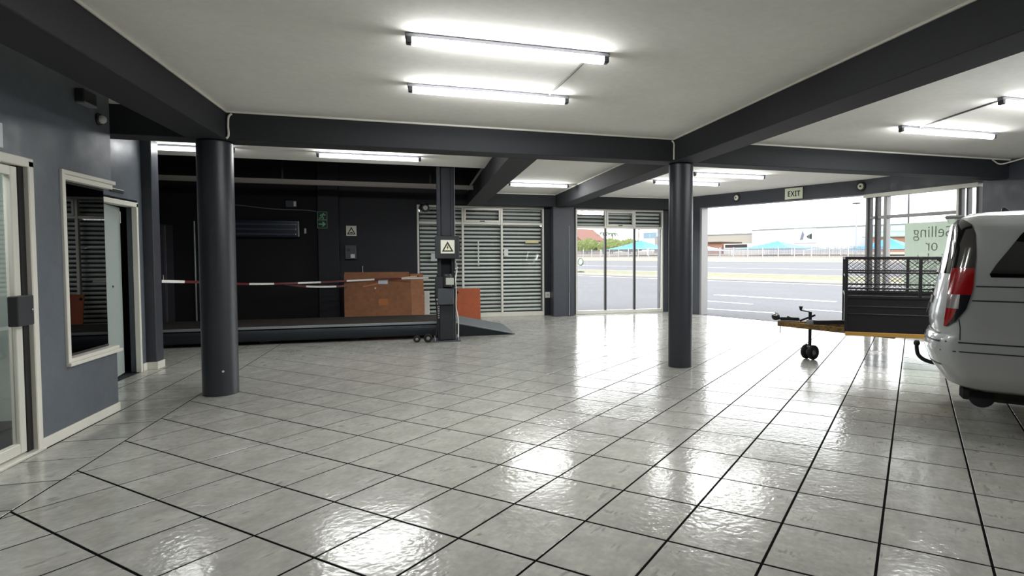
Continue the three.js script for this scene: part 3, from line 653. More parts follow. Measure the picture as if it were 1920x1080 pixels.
{
  const t = canvasTex(256, 448, (c) => {
    c.fillStyle = '#12281c'; c.fillRect(0, 0, 256, 448);
    c.fillStyle = '#7fc89a'; c.strokeStyle = '#7fc89a'; c.lineWidth = 8; c.strokeRect(8, 8, 240, 208); c.strokeRect(8, 228, 240, 212);
    c.lineCap = 'round'; c.lineWidth = 22;                      // running figure
    c.beginPath(); c.arc(158, 52, 18, 0, 7); c.fill();
    const l = (...p) => { c.beginPath(); c.moveTo(p[0], p[1]); for (let i = 2; i < p.length; i += 2) c.lineTo(p[i], p[i + 1]); c.stroke(); };
    l(146, 82, 122, 132); l(146, 84, 190, 98, 204, 78); l(140, 88, 96, 92, 82, 118); l(122, 134, 160, 158, 148, 196); l(122, 134, 96, 172, 58, 176);
    c.lineWidth = 30; l(50, 334, 190, 334); l(140, 282, 196, 334, 140, 386);
  });
  signPlate('escape_sign', 'green running man sign with arrow on the dark pilaster', 0.215, 0.385, [-2.16, 2.36, BACK + 0.14], 0, t);
  const e = canvasTex(512, 320, (c) => {
    c.fillStyle = '#dfe6cf'; c.fillRect(0, 0, 512, 320);
    c.fillStyle = '#141414'; c.font = 'bold 190px sans-serif'; c.textAlign = 'center'; c.textBaseline = 'middle';
    c.save(); c.translate(256, 168); c.scale(0.93, 1.12); c.fillText('EXIT', 0, 0); c.restore();
  });
  const L = Math.hypot(FB[0] - FA[0], FB[1] - FA[1]), d = [(FB[0] - FA[0]) / L, (FB[1] - FA[1]) / L], n = [-d[1], d[0]], turn = Math.atan2(n[0], n[1]);
  const on = (s, out) => [FA[0] + d[0] * s + n[0] * out, FA[1] + d[1] * s + n[1] * out];
  let [x, z] = on(3.84, 0.0);
  signPlate('exit_sign', 'pale EXIT sign fixed to the beam over the driveway opening', 0.44, 0.25, [x, 2.925, z], turn, e, M.darkPlastic, 0.02);
  const bulkhead = (label, s, y) => {
    const [bx, bz] = on(s, 0.0), o = thing('bulkhead_lamp', label, 'lamp', [bx, y, bz], turn);
    const ax = [0, 0, 1];
    mb().lathe([[0, 0.03], [0.085, 0.03], [0.095, 0.022], [0.095, 0], [0, 0]], [0, 0, 0], ax, 32).build('ring', M.darkPlastic, o);
    mb().lathe([[0, 0.055], [0.03, 0.052], [0.055, 0.042], [0.07, 0.03], [0, 0.03]], [0, 0, 0], ax, 32).build('lens', S({ color: 0xe6e2d2, roughness: 0.35 }), o);
    mb().lathe([[0, 0.062], [0.018, 0.06], [0.02, 0.05], [0, 0.05]], [0, 0, 0], ax, 16).build('cap', M.darkPlastic, o);
  };
  bulkhead('round white bulkhead lamp left of the EXIT sign', 2.30, 2.945);
  bulkhead('round white bulkhead lamp right of the EXIT sign', 5.36, 2.945);
}
{
  const o = thing('switch_box', 'grey isolator box on the dark wall under the triangle sign', 'box', [-1.575, 1.46, BACK]);
  mb().box(-0.12, 0.12, 0, 0.33, 0, 0.11, 0.008).build('case', M.liftGrey, o);
  mb().box(0.0, 0.09, 0.03, 0.12, 0.11, 0.116, 0.002).build('sticker', M.plastic, o);
  mb().cyl([-0.04, 0.22, 0.11], [-0.04, 0.22, 0.14], 0.03, 0.026, 20).build('knob', M.darkPlastic, o);
  tag(mb().tube([[-1.33, 1.30, BACK + 0.02], [-1.33, 1.1, BACK + 0.02], [-1.33, 0.8, BACK + 0.02]], 0.012, 8).build('wall_conduit', M.galv), 'short grey conduit on the dark wall above the cardboard box', 'pipe');
  const s = thing('wall_socket', 'white square socket on the dark strip beside the grey pier', 'socket', [3.115, 0.53, BACK]);
  mb().box(-0.065, 0.065, -0.075, 0.075, 0, 0.012, 0.004).build('plate', M.plastic, s);
  mb().box(-0.03, 0.03, -0.012, 0.012, 0.012, 0.016, 0.002).build('switch', M.galv, s);
  // things over the office window
  const l = thing('emergency_light', 'small boxy emergency light under the beam on the office wall', 'light', [WX, 2.86, -6.40]);
  mb().box(0, 0.07, 0.02, 0.13, -0.11, 0.11, 0.008).build('case', M.darkPlastic, l);
  mb().box(0.004, 0.075, 0, 0.02, -0.105, 0.105, 0.005).build('diffuser', M.galv, l);
  const c = thing('dome_camera', 'small round white dome camera on the office wall corner', 'camera', [WX, 2.80, -6.68]);
  mb().lathe([[0, 0.02], [0.05, 0.02], [0.055, 0.012], [0.055, 0], [0, 0]], [0, 0, 0], [1, 0, 0], 28).build('base', M.darkPlastic, c);
  mb().sphere(0.03, 0, 0, 0.038, 1, 1, 1, 22).build('dome', M.plastic, c);
  const st = canvasTex(256, 128, (g) => { g.fillStyle = '#dfe6ea'; g.fillRect(0, 0, 256, 128); g.fillStyle = '#7d97a8'; g.fillRect(120, 26, 100, 14); g.fillStyle = '#b9c8cf'; g.fillRect(60, 52, 150, 44); });
  signPlate('door_sign', 'white sign with blue print above the glazed sliding door', 0.62, 0.165, [WX, 2.385, -5.01], Math.PI / 2, st, M.white);
  // dim fittings of the lift bay
  const f = thing('floodlight', 'small floodlight high on the black wall of the lift bay', 'light', [-2.79, 2.66, BACK]);
  mb().box(-0.05, 0.05, 0.0, 0.10, 0.0, 0.05, 0.005).build('bracket', M.darkPlastic, f);
  mb().box(-0.13, 0.10, -0.02, 0.13, 0.05, 0.12, 0.01).build('housing', M.liftGrey, f);
  mb().box(0.04, 0.09, 0.0, 0.11, 0.12, 0.128, 0.003).build('lens', M.plastic, f);
  tag(mb().tube([[-4.5, 2.72, BACK + 0.012], [-3.8, 2.66, BACK + 0.012], [-3.2, 2.60, BACK + 0.012], [-2.5, 2.585, BACK + 0.012], [-2.3, 2.56, BACK + 0.02]], 0.01, 8, 50).build('wall_cable', M.galv), 'thin slack cable along the black wall of the lift bay', 'cable');
  const a = thing('wall_air_unit', 'long dark glossy wall unit with horizontal vanes in the lift bay', 'air unit', [-3.30, 1.95, BACK]);
  mb().box(-0.66, 0.66, 0, 0.40, 0, 0.17, 0.025).build('case', S({ color: 0x2a2f3a, roughness: 0.25 }), a);
  for (const y of [0.05, 0.16, 0.27]) mb().box(-0.6, 0.6, y, y + 0.05, 0.165, 0.195, 0.008).build('vane', S({ color: 0x59616f, roughness: 0.2, metalness: 0.4 }), a);
  mb().box(0.74, 0.78, 0.1, 0.22, 0, 0.03, 0.004).build('receiver', M.plastic, a);
  const g = thing('tall_locker', 'tall narrow grey locker in the far left of the lift bay', 'locker', [-5.25, 0, -14.6]);
  mb().box(-0.28, 0.12, 0, 2.2, -0.3, 0.1, 0.008).build('body', S({ color: 0x3c3b40, roughness: 0.5 }), g);
  mb().box(-0.26, 0.10, 0.06, 2.16, 0.1, 0.118, 0.004).build('door', S({ color: 0x3f3d44, roughness: 0.5 }), g);
  mb().box(0.05, 0.075, 1.0, 1.14, 0.118, 0.14, 0.004).build('handle', M.steel, g);
  tag(mb().cyl([-4.74, 0.0, BACK + 0.03], [-4.74, 2.3, BACK + 0.03], 0.02, 0.02, 12).build('wall_pipe', M.galv), 'thin vertical grey pipe on the black wall behind the left column', 'pipe');
  const rail = thing('steel_rail', 'long pale steel rail hung across the dark lift bay', 'rail', [0, 2.95, -13.0]);
  mb().box(-6.0, 0.55, 0, 0.10, -0.03, 0.03, 0.004).box(-6.0, 0.55, 0, 0.012, -0.06, 0.06, 0.003).build('rail_body', S({ color: 0x9a948c, roughness: 0.6 }), rail);
  mb().box(0.55, 1.09, 0.005, 0.095, -0.028, 0.028, 0.004).build('rail_end', S({ color: 0x9a948c, roughness: 0.6 }), rail);
  for (const x of [-5.2, -2.6, 0.2]) mb().box(x - 0.02, x + 0.02, 0.1, 1.25, -0.012, 0.012, 0.003).build('hanger', M.blackMetal, rail);
  const cam = thing('wall_camera', 'dark bullet camera high beside the lift post', 'camera', [0.06, 2.70, BACK + 0.02]);
  mb().box(-0.05, 0.05, 0.05, 0.12, -0.02, 0.12, 0.006).build('bracket', M.darkPlastic, cam);
  mb().lathe([[0, 0], [0.09, 0], [0.1, 0.02], [0.1, 0.22], [0.085, 0.24], [0, 0.24]], [0, 0.0, 0.06], [0.2, -0.1, 1], 28).build('body', M.darkPlastic, cam);
  mb().lathe([[0, 0.01], [0.05, 0.006], [0.06, 0], [0, 0]], [0.05, -0.02, 0.30], [0.2, -0.1, 1], 24).build('lens', M.plastic, cam);
}

// ---------------------------------------------------------------- vehicle lift with its post, box and panel
{
  const t = thing('vehicle_lift', 'long low dark vehicle lift platform with a sloping ramp', 'lift', [0, 0, -11.3]);
  const top = 0.33, len0 = -6.0, len1 = 0.62, d = -1.25;
  mb().box(len0, len1, top - 0.012, top, d, 0, 0.003).build('deck', M.deck, t);
  mb().box(len0, len1, top - 0.055, top - 0.012, -0.02, 0.014, 0.004).build('edge_rail', M.galv, t);
  const skin = []; for (let k = 0; k <= 8; k++) { const a = Math.PI * k / 8; skin.push([-0.03 + Math.sin(a) * 0.045, 0.165 - Math.cos(a) * 0.105]); }
  mb().profileX([...skin, [-0.12, 0.27], [-0.12, 0.06]], len0, len1).build('side_beam', M.lift, t);
  mb().box(len0, len1, 0.05, 0.27, d, d + 0.1, 0.01).build('side_beam', M.lift, t);
  for (let k = 0; k < 5; k++) mb().box(-5.6 + k * 1.45, -5.45 + k * 1.45, 0.0, 0.3, d + 0.1, -0.13, 0.004).build('cross_member', M.blackMetal, t);
  const r = new THREE.Group(); r.name = 'ramp'; t.add(r);
  const slope = [[0.62, 0.24], [1.735, 0.0], [1.735, 0.012], [0.62, 0.262]];
  mb().profileZ(slope.map(([x, y]) => [x, y]), -1.9, -0.14).build('ramp_plate', S({ color: 0x6c7174, roughness: 0.6, metalness: 0.2 }), r);
  mb().profileZ([[0.62, 0.0], [1.70, 0.0], [0.62, 0.235]], -0.20, -0.16).build('ramp_side', M.lift, r);
  mb().profileZ([[0.62, 0.0], [1.70, 0.0], [0.62, 0.235]], -1.88, -1.84).build('ramp_side', M.lift, r);
  mb().bar([0.62, 0.262, -0.15], [1.735, 0.014, -0.15], 0.03, 0.012, 0.003).build('ramp_edge', M.galv, r);
  // post
  const p = thing('lift_post', 'tall dark steel post of the vehicle lift with control gear', 'post', [0.42, 0, -10.98]);
  mb().box(-0.145, 0.155, 0.02, 4.1, -0.13, -0.11, 0.003).box(-0.145, -0.125, 0.02, 4.1, -0.11, 0.12, 0.003).box(0.135, 0.155, 0.02, 4.1, -0.11, 0.12, 0.003).box(-0.125, -0.085, 0.02, 4.1, 0.10, 0.12, 0.003).box(0.095, 0.135, 0.02, 4.1, 0.10, 0.12, 0.003).build('channel', M.liftPost, p);
  mb().box(-0.084, 0.094, 1.89, 4.1, 0.06, 0.085, 0.003).build('inner_cover', M.liftPost, p);
  mb().box(0.157, 0.166, 0.04, 4.1, 0.09, 0.12, 0.002).build('edge_strip', M.galv, p);
  mb().box(-0.24, 0.24, 0, 0.02, -0.22, 0.22, 0.003).build('base_plate', M.liftGrey, p);
  for (const x of [-0.2, 0.2]) for (const z of [-0.18, 0.18]) mb().cyl([x, 0.02, z], [x, 0.075, z], 0.014, 0.014, 8).build('anchor_bolt', M.steel, p);
  mb().box(-0.12, 0.13, 0.03, 0.66, 0.12, 0.17, 0.008).build('lower_cover', M.liftPost, p);
  mb().box(-0.15, 0.125, 0.665, 0.955, 0.12, 0.25, 0.01).build('oil_tank', M.liftGrey, p);
  mb().box(-0.19, -0.05, 0.80, 1.16, 0.10, 0.22, 0.01).build('pump_block', M.darkPlastic, p);
  mb().lathe([[0, 0], [0.07, 0], [0.078, 0.01], [0.078, 0.20], [0.06, 0.23], [0, 0.23]], [0.02, 0.98, 0.2], [0, 1, 0], 28).build('motor', M.darkPlastic, p);
  mb().box(-0.01, 0.125, 1.02, 1.14, 0.27, 0.30, 0.006).build('motor_label', S({ color: 0xbfc2b4, roughness: 0.6 }), p);
  for (const [x, y] of [[0.17, 1.30], [0.16, 1.24], [0.155, 0.96]]) mb().sphere(x, y, 0.2, 0.026, 1, 0.8, 1, 16).build('fitting', M.steel, p);
  mb().tube([[0.16, 1.44, 0.15], [0.185, 1.3, 0.2], [0.16, 1.1, 0.22], [0.17, 0.9, 0.2], [0.165, 0.62, 0.18], [0.20, 0.4, 0.18], [0.2, 0.08, 0.2]], 0.011, 8, 50).build('hose', M.plastic, p);
  mb().tube([[-0.15, 1.2, 0.16], [-0.19, 0.9, 0.2], [-0.17, 0.6, 0.18], [-0.16, 0.35, 0.2], [-0.19, 0.1, 0.22]], 0.012, 8, 50).build('hose', M.rubber, p);
  for (let k = 0; k < 7; k++) mb().box(-0.152, -0.122, 0.42 + k * 0.04, 0.446 + k * 0.04, 0.175, 0.19, 0.003).build('chain_link', M.steel, p);
  const b = thing('control_box', 'square dark control box carried on the lift post', 'box', [0.44, 1.48, -10.86]);
  mb().box(-0.205, 0.205, 0, 0.40, 0, 0.19, 0.01).build('case', M.darkPlastic, b);
  mb().box(0.205, 0.222, 0.15, 0.28, 0.06, 0.12, 0.004).build('isolator', M.blackMetal, b);
  signPlate('electric_warning_sign', 'white square sign with a black lightning triangle on the control box', 0.235, 0.235, [0.445, 1.69, -10.67], 0, warnTex(true), M.darkPlastic, 0.004);
  const h = thing('lift_castor', 'dark ring shaped lift pulley lying at the foot of the lift post', 'pulley', [0.10, 0.0, -10.80]);
  const torus = new THREE.TorusGeometry(0.055, 0.022, 12, 28); torus.translate(0, 0.077, 0);
  mb().add(torus).build('ring', M.rubber, h);
  mb().cyl([0, 0.077, -0.02], [0, 0.077, 0.02], 0.03, 0.03, 16).build('hub', M.steel, h);
  const h2 = h.clone(); h2.name = numbered('lift_castor'); h2.position.set(-0.09, 0, -10.86); h2.scale.setScalar(0.8); h2.userData = { label: 'smaller dark pulley left of the ring at the lift post foot', category: 'pulley' }; scene.add(h2);
}

// ---------------------------------------------------------------- cardboard box, orange board, tape
{
  const t = thing('cardboard_box', 'large brown cardboard box with a torn taped lid', 'box', [-0.82, 0, -14.25]);
  const w = 0.80, D = 0.34, H = 1.12;
  mb().box(-w, w - 0.21, 0.0, H - 0.10, D - 0.008, D, 0.002).build('front_panel', M.card, t);
  mb().box(-w, -w + 0.008, 0.0, H, -D, D - 0.008, 0.002).build('side_panel', M.card, t);
  mb().box(-w, w, 0.0, H, -D, -D + 0.008, 0.002).build('back_panel', M.card, t);
  mb().box(-w + 0.008, w - 0.008, 0, 0.008, -D + 0.008, D - 0.008).build('bottom_panel', M.card, t);
  // bent right flap that catches the light
  { const fl = mb().profileX([[0, 0], [0.008, 0], [0.008, 0.55], [-0.02, 1.12], [-0.028, 1.12], [0, 0.55]], 0, 0.34).build('side_flap', M.card, t); fl.position.set(w - 0.208, 0.0, D - 0.008); fl.rotation.y = 0.62; }
  mb().box(-w, 0.55, 0, 0.19, -0.006, 0.0, 0.001).build('lid_flap', M.card, t).position.set(0, H - 0.105, D - 0.002);
  t.children[t.children.length - 1].rotation.x = -0.55;
  mb().box(-w + 0.02, w - 0.02, -0.004, 0.004, -D * 2 + 0.02, 0, 0.001).build('lid_flap', M.card, t).position.set(0, H - 0.03, D - 0.06);
  mb().box(-0.10, 0.10, 0.44, 0.58, D, D + 0.002).build('printed_mark', S({ color: 0xa8683c, roughness: 0.8 }), t);
  mb().bar([0.0, 1.0, D + 0.004], [0.72, 1.08, D + 0.004], 0.004, 0.025, 0.001).build('packing_tape', S({ color: 0xd6b48c, roughness: 0.5 }), t);
  mb().bar([-0.42, 0.86, D + 0.004], [-0.05, 0.93, D + 0.004], 0.004, 0.022, 0.001).build('packing_tape', S({ color: 0xb9784a, roughness: 0.5 }), t);
  mb().box(-0.10, 0.10, 0.91, 1.03, D + 0.002, D + 0.012, 0.004).build('torn_label', S({ color: 0xc8ccd6, roughness: 0.6 }), t);
  mb().lathe([[0, 0.006], [0.018, 0.005], [0.018, 0], [0, 0]], [-0.16, 0.82, D], [0, 0, 1], 16).build('hole_rim', M.plastic, t);
  const o = thing('orange_board', 'bright orange board leaning against the shuttered window', 'board', [1.07, 0, -14.55]);
  const board = mb().box(-0.30, 0.30, 0, 0.755, -0.011, 0.011, 0.003).build('panel', M.orange, o);
  board.rotation.x = -0.16;
  const hole = mb().lathe([[0, 0.003], [0.03, 0.003], [0.032, 0], [0, 0]], [-0.245, 0.66, 0.011], [0, 0, 1], 20).build('finger_hole', M.rubber, o); hole.rotation.x = -0.16;
  const d = thing('leaning_strip', 'pale narrow board standing between the cardboard box and the lift post', 'board', [0.12, 0, -14.72]);
  mb().box(-0.06, 0.06, 0, 0.70, -0.012, 0.012, 0.003).build('panel', M.alu, d).rotation.x = -0.12;
  // red and white barrier tape, slack between the bay post and the box
  const tape = (label, pts, n, first) => {
    const g = thing('barrier_tape', label, 'tape', [0, 0, 0], 0, 'red and white barrier tapes');
    const c = new THREE.CatmullRomCurve3(pts.map((q) => V(...q)), false, 'centripetal');
    const red = S({ color: 0x5a1416, roughness: 0.5 }), white = S({ color: 0xe4e2dc, roughness: 0.5 });
    for (let k = 0; k < n; k++) {
      const tris = [], m = 8;
      for (let i = 0; i < m; i++) {
        const a = c.getPoint((k + i / m) / n), b = c.getPoint((k + (i + 1) / m) / n), hh = 0.019, tw = 0.004;
        const q = [V(a.x, a.y - hh, a.z + tw), V(b.x, b.y - hh, b.z + tw), V(b.x, b.y + hh, b.z), V(a.x, a.y + hh, a.z)];
        tris.push(q[0], q[1], q[2], q[0], q[2], q[3]);
      }
      const mat = (k + first) % 2 ? red : white; mat.side = THREE.DoubleSide;
      mesh('tape_band', triGeo(tris), mat, g);
    }
  };
  tape('upper slack red and white barrier tape across the lift bay', [[-3.42, 1.18, -9.5], [-3.28, 1.12, -10.6], [-3.1, 1.03, -12.0], [-2.6, 0.98, -13.2], [-1.9, 0.98, -13.75], [-0.9, 1.02, -13.86], [0.15, 1.05, -13.6]], 11, 0);
  tape('lower twisted barrier tape end hanging before the pilaster', [[-2.66, 0.96, -13.3], [-2.3, 0.90, -13.5], [-1.75, 0.88, -13.72], [-1.55, 0.89, -13.85]], 3, 1);
}

// ---------------------------------------------------------------- silver van, rear quarter in view
{
  const t = thing('silver_van', 'silver van with a tow bar parked at the right edge', 'van', [4.703, 0, -4.562], -0.855);
  const HW = [[0.40, 0.80], [0.43, 0.87], [0.50, 0.915], [0.62, 0.94], [0.9, 0.95], [1.2, 0.945], [1.4, 0.925], [1.6, 0.885], [1.75, 0.84], [1.84, 0.77], [1.88, 0.66], [1.895, 0.5]];
  const RR = [[0.40, 0.24], [0.45, 0.15], [0.6, 0.05], [0.7, 0.01], [0.75, 0.0], [0.83, 0.02], [0.87, 0.055], [0.92, 0.04], [1.0, 0.035], [1.16, 0.065], [1.5, 0.14], [1.79, 0.2], [1.85, 0.245], [1.88, 0.32], [1.895, 0.45]];
  const FF = [[0.40, 4.5], [0.45, 4.62], [0.6, 4.72], [0.8, 4.7], [0.95, 4.58], [1.05, 4.3], [1.12, 4.12], [1.5, 3.6], [1.78, 3.15], [1.86, 2.9], [1.895, 2.5]];
  const pw = 3.0, RD = 0.34, FD = 0.5, SILL = 0.40, ROOF = 1.895;
  const rearAt = (y, w) => { const a = Math.abs(w) * Math.PI / 2, c = Math.cos(a) ** (2 / pw), s = Math.sin(a) ** (2 / pw); return V(interp(RR, y) + RD * (1 - c), y, Math.sign(w) * interp(HW, y) * s); };
  const sideAt = (y, x, sgn = 1) => {                            // outer skin at height y and length x
    const r = interp(RR, y), f = interp(FF, y), hw = interp(HW, y);
    if (x < r + RD) { const c = clamp(1 - (x - r) / RD, 0, 1) ** (pw / 2); return V(x, y, sgn * hw * Math.sqrt(Math.max(0, 1 - c * c)) ** (2 / pw)); }
    if (x > f - FD) { const c = clamp(1 - (f - x) / FD, 0, 1) ** (pw / 2); return V(x, y, sgn * hw * Math.sqrt(Math.max(0, 1 - c * c)) ** (2 / pw)); }
    return V(x, y, sgn * hw);
  };
  const ring = (y) => {
    const pts = [], r = interp(RR, y), f = interp(FF, y), hw = interp(HW, y), n = 18;
    for (let k = -n; k <= n; k++) pts.push(rearAt(y, k / n));
    for (let k = 1; k < 8; k++) pts.push(V(lerp(r + RD, f - FD, k / 8), y, hw));
    for (let k = n; k >= -n; k--) { const a = Math.abs(k / n) * Math.PI / 2, c = Math.cos(a) ** (2 / pw), s = Math.sin(a) ** (2 / pw); pts.push(V(f - FD * (1 - c), y, Math.sign(k) * hw * s)); }
    for (let k = 7; k > 0; k--) pts.push(V(lerp(r + RD, f - FD, k / 8), y, -hw));
    return pts;
  };
  const ys = []; for (const [y] of [...RR, ...HW, ...FF]) ys.push(y); for (let y = 0.45; y < 1.89; y += 0.05) ys.push(y);
  const levels = [...new Set(ys.map((y) => +y.toFixed(3)))].sort((a, b) => a - b).filter((y, i, a) => !i || y - a[i - 1] > 0.004);
  const rings = levels.map(ring), n = rings[0].length, pos = [], idx = [];
  rings.forEach((r) => r.forEach((p) => pos.push(p.x, p.y, p.z)));
  const outer = rings.length;
  { const top = rings[outer - 1], c = V(); top.forEach((p) => c.add(p)); c.multiplyScalar(1 / n); for (const k of [0.7, 0.35]) top.forEach((p) => pos.push(lerp(c.x, p.x, k), ROOF + 0.02 * (1 - k), lerp(c.z, p.z, k))); pos.push(c.x, ROOF + 0.02, c.z); }
  const bot = pos.length / 3; { const b = rings[0], c = V(); b.forEach((p) => c.add(p)); pos.push(c.x / n, SILL, c.z / n); }
  for (let j = 0; j < outer + 1; j++) for (let i = 0; i < n; i++) { const a = j * n + i, b = j * n + (i + 1) % n; idx.push(a, a + n, b, b, a + n, b + n); }
  const lid = outer + 1, tip = (outer + 2) * n;
  for (let i = 0; i < n; i++) { idx.push(lid * n + i, tip, lid * n + (i + 1) % n); idx.push(i, (i + 1) % n, bot); }
  const g = new THREE.BufferGeometry(); g.setAttribute('position', new THREE.BufferAttribute(new Float32Array(pos), 3)); g.setIndex(idx); g.computeVertexNormals();
  g.setAttribute('uv', new THREE.BufferAttribute(new Float32Array(pos.length / 3 * 2), 2));
  mesh('body', g, M.silver, t);
  // patches laid on the skin: rows of [y, x0, x1]
  const patch = (rows, off, sgn, steps = 8, sub = 4) => {
    const R = [], tab0 = rows.map(([y, a]) => [y, a]), tab1 = rows.map(([y, , b]) => [y, b]);
    for (let i = 0; i + 1 < rows.length; i++) for (let k = 0; k < sub; k++) R.push(lerp(rows[i][0], rows[i + 1][0], k / sub));
    R.push(rows[rows.length - 1][0]);
    const P = R.map((y) => { const a = interp(tab0, y), b = interp(tab1, y); return Array.from({ length: steps + 1 }, (_, i) => {
      const x = lerp(a, b, i / steps), e = 0.006, p = sideAt(y, x, sgn), du = sideAt(y, x + e, sgn).sub(sideAt(y, Math.max(x - e, interp(RR, y) + 0.001), sgn)), dv = sideAt(y + e, x, sgn).sub(sideAt(y - e, x, sgn));
      const nn = du.cross(dv).normalize(); if (nn.z * sgn < 0) nn.negate();
      return p.addScaledVector(nn, off); }); });
    const tr = [];
    for (let j = 0; j + 1 < P.length; j++) for (let i = 0; i < steps; i++) { const a = P[j][i], b = P[j][i + 1], c = P[j + 1][i + 1], d = P[j + 1][i]; if (sgn > 0) tr.push(a, b, c, a, c, d); else tr.push(a, c, b, a, d, c); }
    const gg = triGeo(tr);
    return smoothNormals(gg);
  };
  function smoothNormals(gg) {                                   // average normals of coincident vertices
    const p = gg.attributes.position, nn = gg.attributes.normal, map = new Map();
    for (let i = 0; i < p.count; i++) { const k = [p.getX(i), p.getY(i), p.getZ(i)].map((q) => q.toFixed(4)).join(); (map.get(k) ?? map.set(k, []).get(k)).push(i); }
    for (const l of map.values()) { const s = V(); l.forEach((i) => s.add(V(nn.getX(i), nn.getY(i), nn.getZ(i)))); s.normalize(); l.forEach((i) => nn.setXYZ(i, s.x, s.y, s.z)); }
    return gg;
  }
  const L0 = [[0.945, 0.185], [1.08, 0.20], [1.255, 0.215], [1.415, 0.237], [1.69, 0.27], [1.82, 0.262]];
  const L1 = [[0.925, 0.20], [0.985, 0.27], [1.06, 0.33], [1.235, 0.38], [1.51, 0.397], [1.69, 0.39], [1.77, 0.365], [1.825, 0.30]];
  const rowsOf = (list, a = L0, b = L1) => list.map((y) => [y, interp(a, y), interp(b, y)]);
  for (const s of [1, -1]) {
    const lamp = new THREE.Group(); lamp.name = 'tail_lamp'; t.add(lamp);
    mesh('smoked_lens', patch(rowsOf([1.415, 1.51, 1.60, 1.69, 1.77, 1.82]), 0.009, s), M.lampSmoke, lamp);
    mesh('red_lens', patch(rowsOf([1.20, 1.255, 1.33, 1.415]), 0.009, s), M.lampRed, lamp);
    mesh('clear_lens', patch(rowsOf([1.085, 1.14, 1.20], L0, L0.map(([y, x]) => [y, x + 0.085])), 0.009, s), M.lampClear, lamp);
    mesh('smoked_lens', patch(rowsOf([1.085, 1.14, 1.20], L0.map(([y, x]) => [y, x + 0.085]), L1), 0.009, s), M.lampSmoke, lamp);
    mesh('red_lens', patch(rowsOf([0.935, 1.0, 1.085], L0, [[0.935, 0.20], [1.0, 0.245], [1.085, 0.275]]), 0.009, s), M.lampRed, lamp);
    mesh('smoked_lens', patch(rowsOf([0.935, 0.985, 1.085], [[0.935, 0.20], [1.0, 0.245], [1.085, 0.275]], L1), 0.009, s), M.lampSmoke, lamp);
    const q = new THREE.Group(); q.name = 'side_window'; t.add(q);
    mesh('glass', patch([[1.345, 0.50, 1.62], [1.37, 0.49, 1.63], [1.45, 0.535, 1.63], [1.56, 0.61, 1.63], [1.68, 0.69, 1.63], [1.75, 0.75, 1.62], [1.79, 0.84, 1.60]], 0.004, s, 12, 3), M.darkGlass, q);
    mesh('glass', patch([[1.345, 1.72, 2.72], [1.56, 1.72, 2.74], [1.79, 1.74, 2.72]], 0.004, s, 8, 4), M.darkGlass, q);
    mesh('glass', patch([[1.30, 2.86, 3.62], [1.5, 2.86, 3.42], [1.79, 2.88, 3.02]], 0.004, s, 8, 4), M.darkGlass, q);
    for (const [y, x0, hh] of [[1.27, 0.40, 0.011], [1.155, 0.375, 0.011], [0.81, 0.10, 0.012], [0.735, 0.06, 0.010]]) mesh('side_groove', patch([[y - hh / 2, x0, 4.0], [y + hh / 2, x0, 4.0]], 0.0015, s, 40, 1), M.darkPlastic, t);
    mesh('panel_seam', patch([[0.83, 0.295, 0.303], [0.93, 0.295, 0.303], [1.0, 0.285, 0.293]], 0.0015, s, 1, 2), M.darkPlastic, t);
    mesh('door_rail', patch([[1.152, 0.86, 2.6], [1.165, 0.86, 2.6]], 0.006, s, 10, 1), M.blackMetal, t);
  }
  const across = (rows, off, steps = 28) => {                    // patch across the tail: rows of [y, half width as share of the corner]
    const P = rows.map(([y, w]) => Array.from({ length: steps + 1 }, (_, i) => rearAt(y, lerp(-w, w, i / steps)).add(V(-off, 0, 0)))), tr = [];
    for (let j = 0; j + 1 < P.length; j++) for (let i = 0; i < steps; i++) { const a = P[j][i], b = P[j][i + 1], c = P[j + 1][i + 1], d = P[j + 1][i]; tr.push(a, b, c, a, c, d); }
    return smoothNormals(triGeo(tr));
  };
  const wOf = (x, y) => { const c = clamp(1 - (x - interp(RR, y)) / RD, 0, 1) ** (pw / 2); return Math.acos(clamp(c, 0, 1)) * 2 / Math.PI; };
  const wy = [1.37, 1.43, 1.5, 1.57, 1.64, 1.71, 1.78];
  const rg = new THREE.Group(); rg.name = 'rear_window'; t.add(rg);
  mesh('glass', across(wy.map((y) => [y, wOf(interp(L0, y) - 0.012, y)]), 0.006), M.darkGlass, rg);
  mesh('tailgate_trim', across([[1.10, 0.30], [1.14, 0.32], [1.17, 0.32]], 0.012), M.chrome, t);
  mesh('number_plate', across([[1.0, 0.16], [1.09, 0.16]], 0.016), M.plastic, t);
  mesh('tailgate_seam', across([[0.862, 0.62], [0.874, 0.62]], 0.003), M.darkPlastic, t);
  mesh('bumper_step', across([[0.80, 0.72], [0.815, 0.72]], 0.006), M.darkPlastic, t);
  mesh('bumper_seam', across([[0.60, 0.66], [0.612, 0.66]], 0.004), M.darkPlastic, t);
  const sp = mb(); sp.box(0.16, 0.32, 1.842, 1.872, -0.5, 0.5, 0.012).build('roof_spoiler', M.silver, t);
  mb().bar([0.16, 1.20, -0.22], [0.16, 1.20, 0.22], 0.02, 0.03, 0.005).build('handle', M.blackMetal, t).position.x = -0.09;
  mb().bar([0.06, 1.40, 0.0], [0.06, 1.36, 0.36], 0.02, 0.018, 0.004).build('rear_wiper', M.blackMetal, t).position.x = 0.045;
  mb().profileZ([[0, 0], [0.10, 0], [0.03, 0.055], [0.012, 0.055]], -0.012, 0.012, 0.003).build('antenna_fin', M.darkPlastic, t).position.set(0.58, ROOF - 0.005, 0.15);
  const tow = new THREE.Group(); tow.name = 'tow_bar'; t.add(tow);
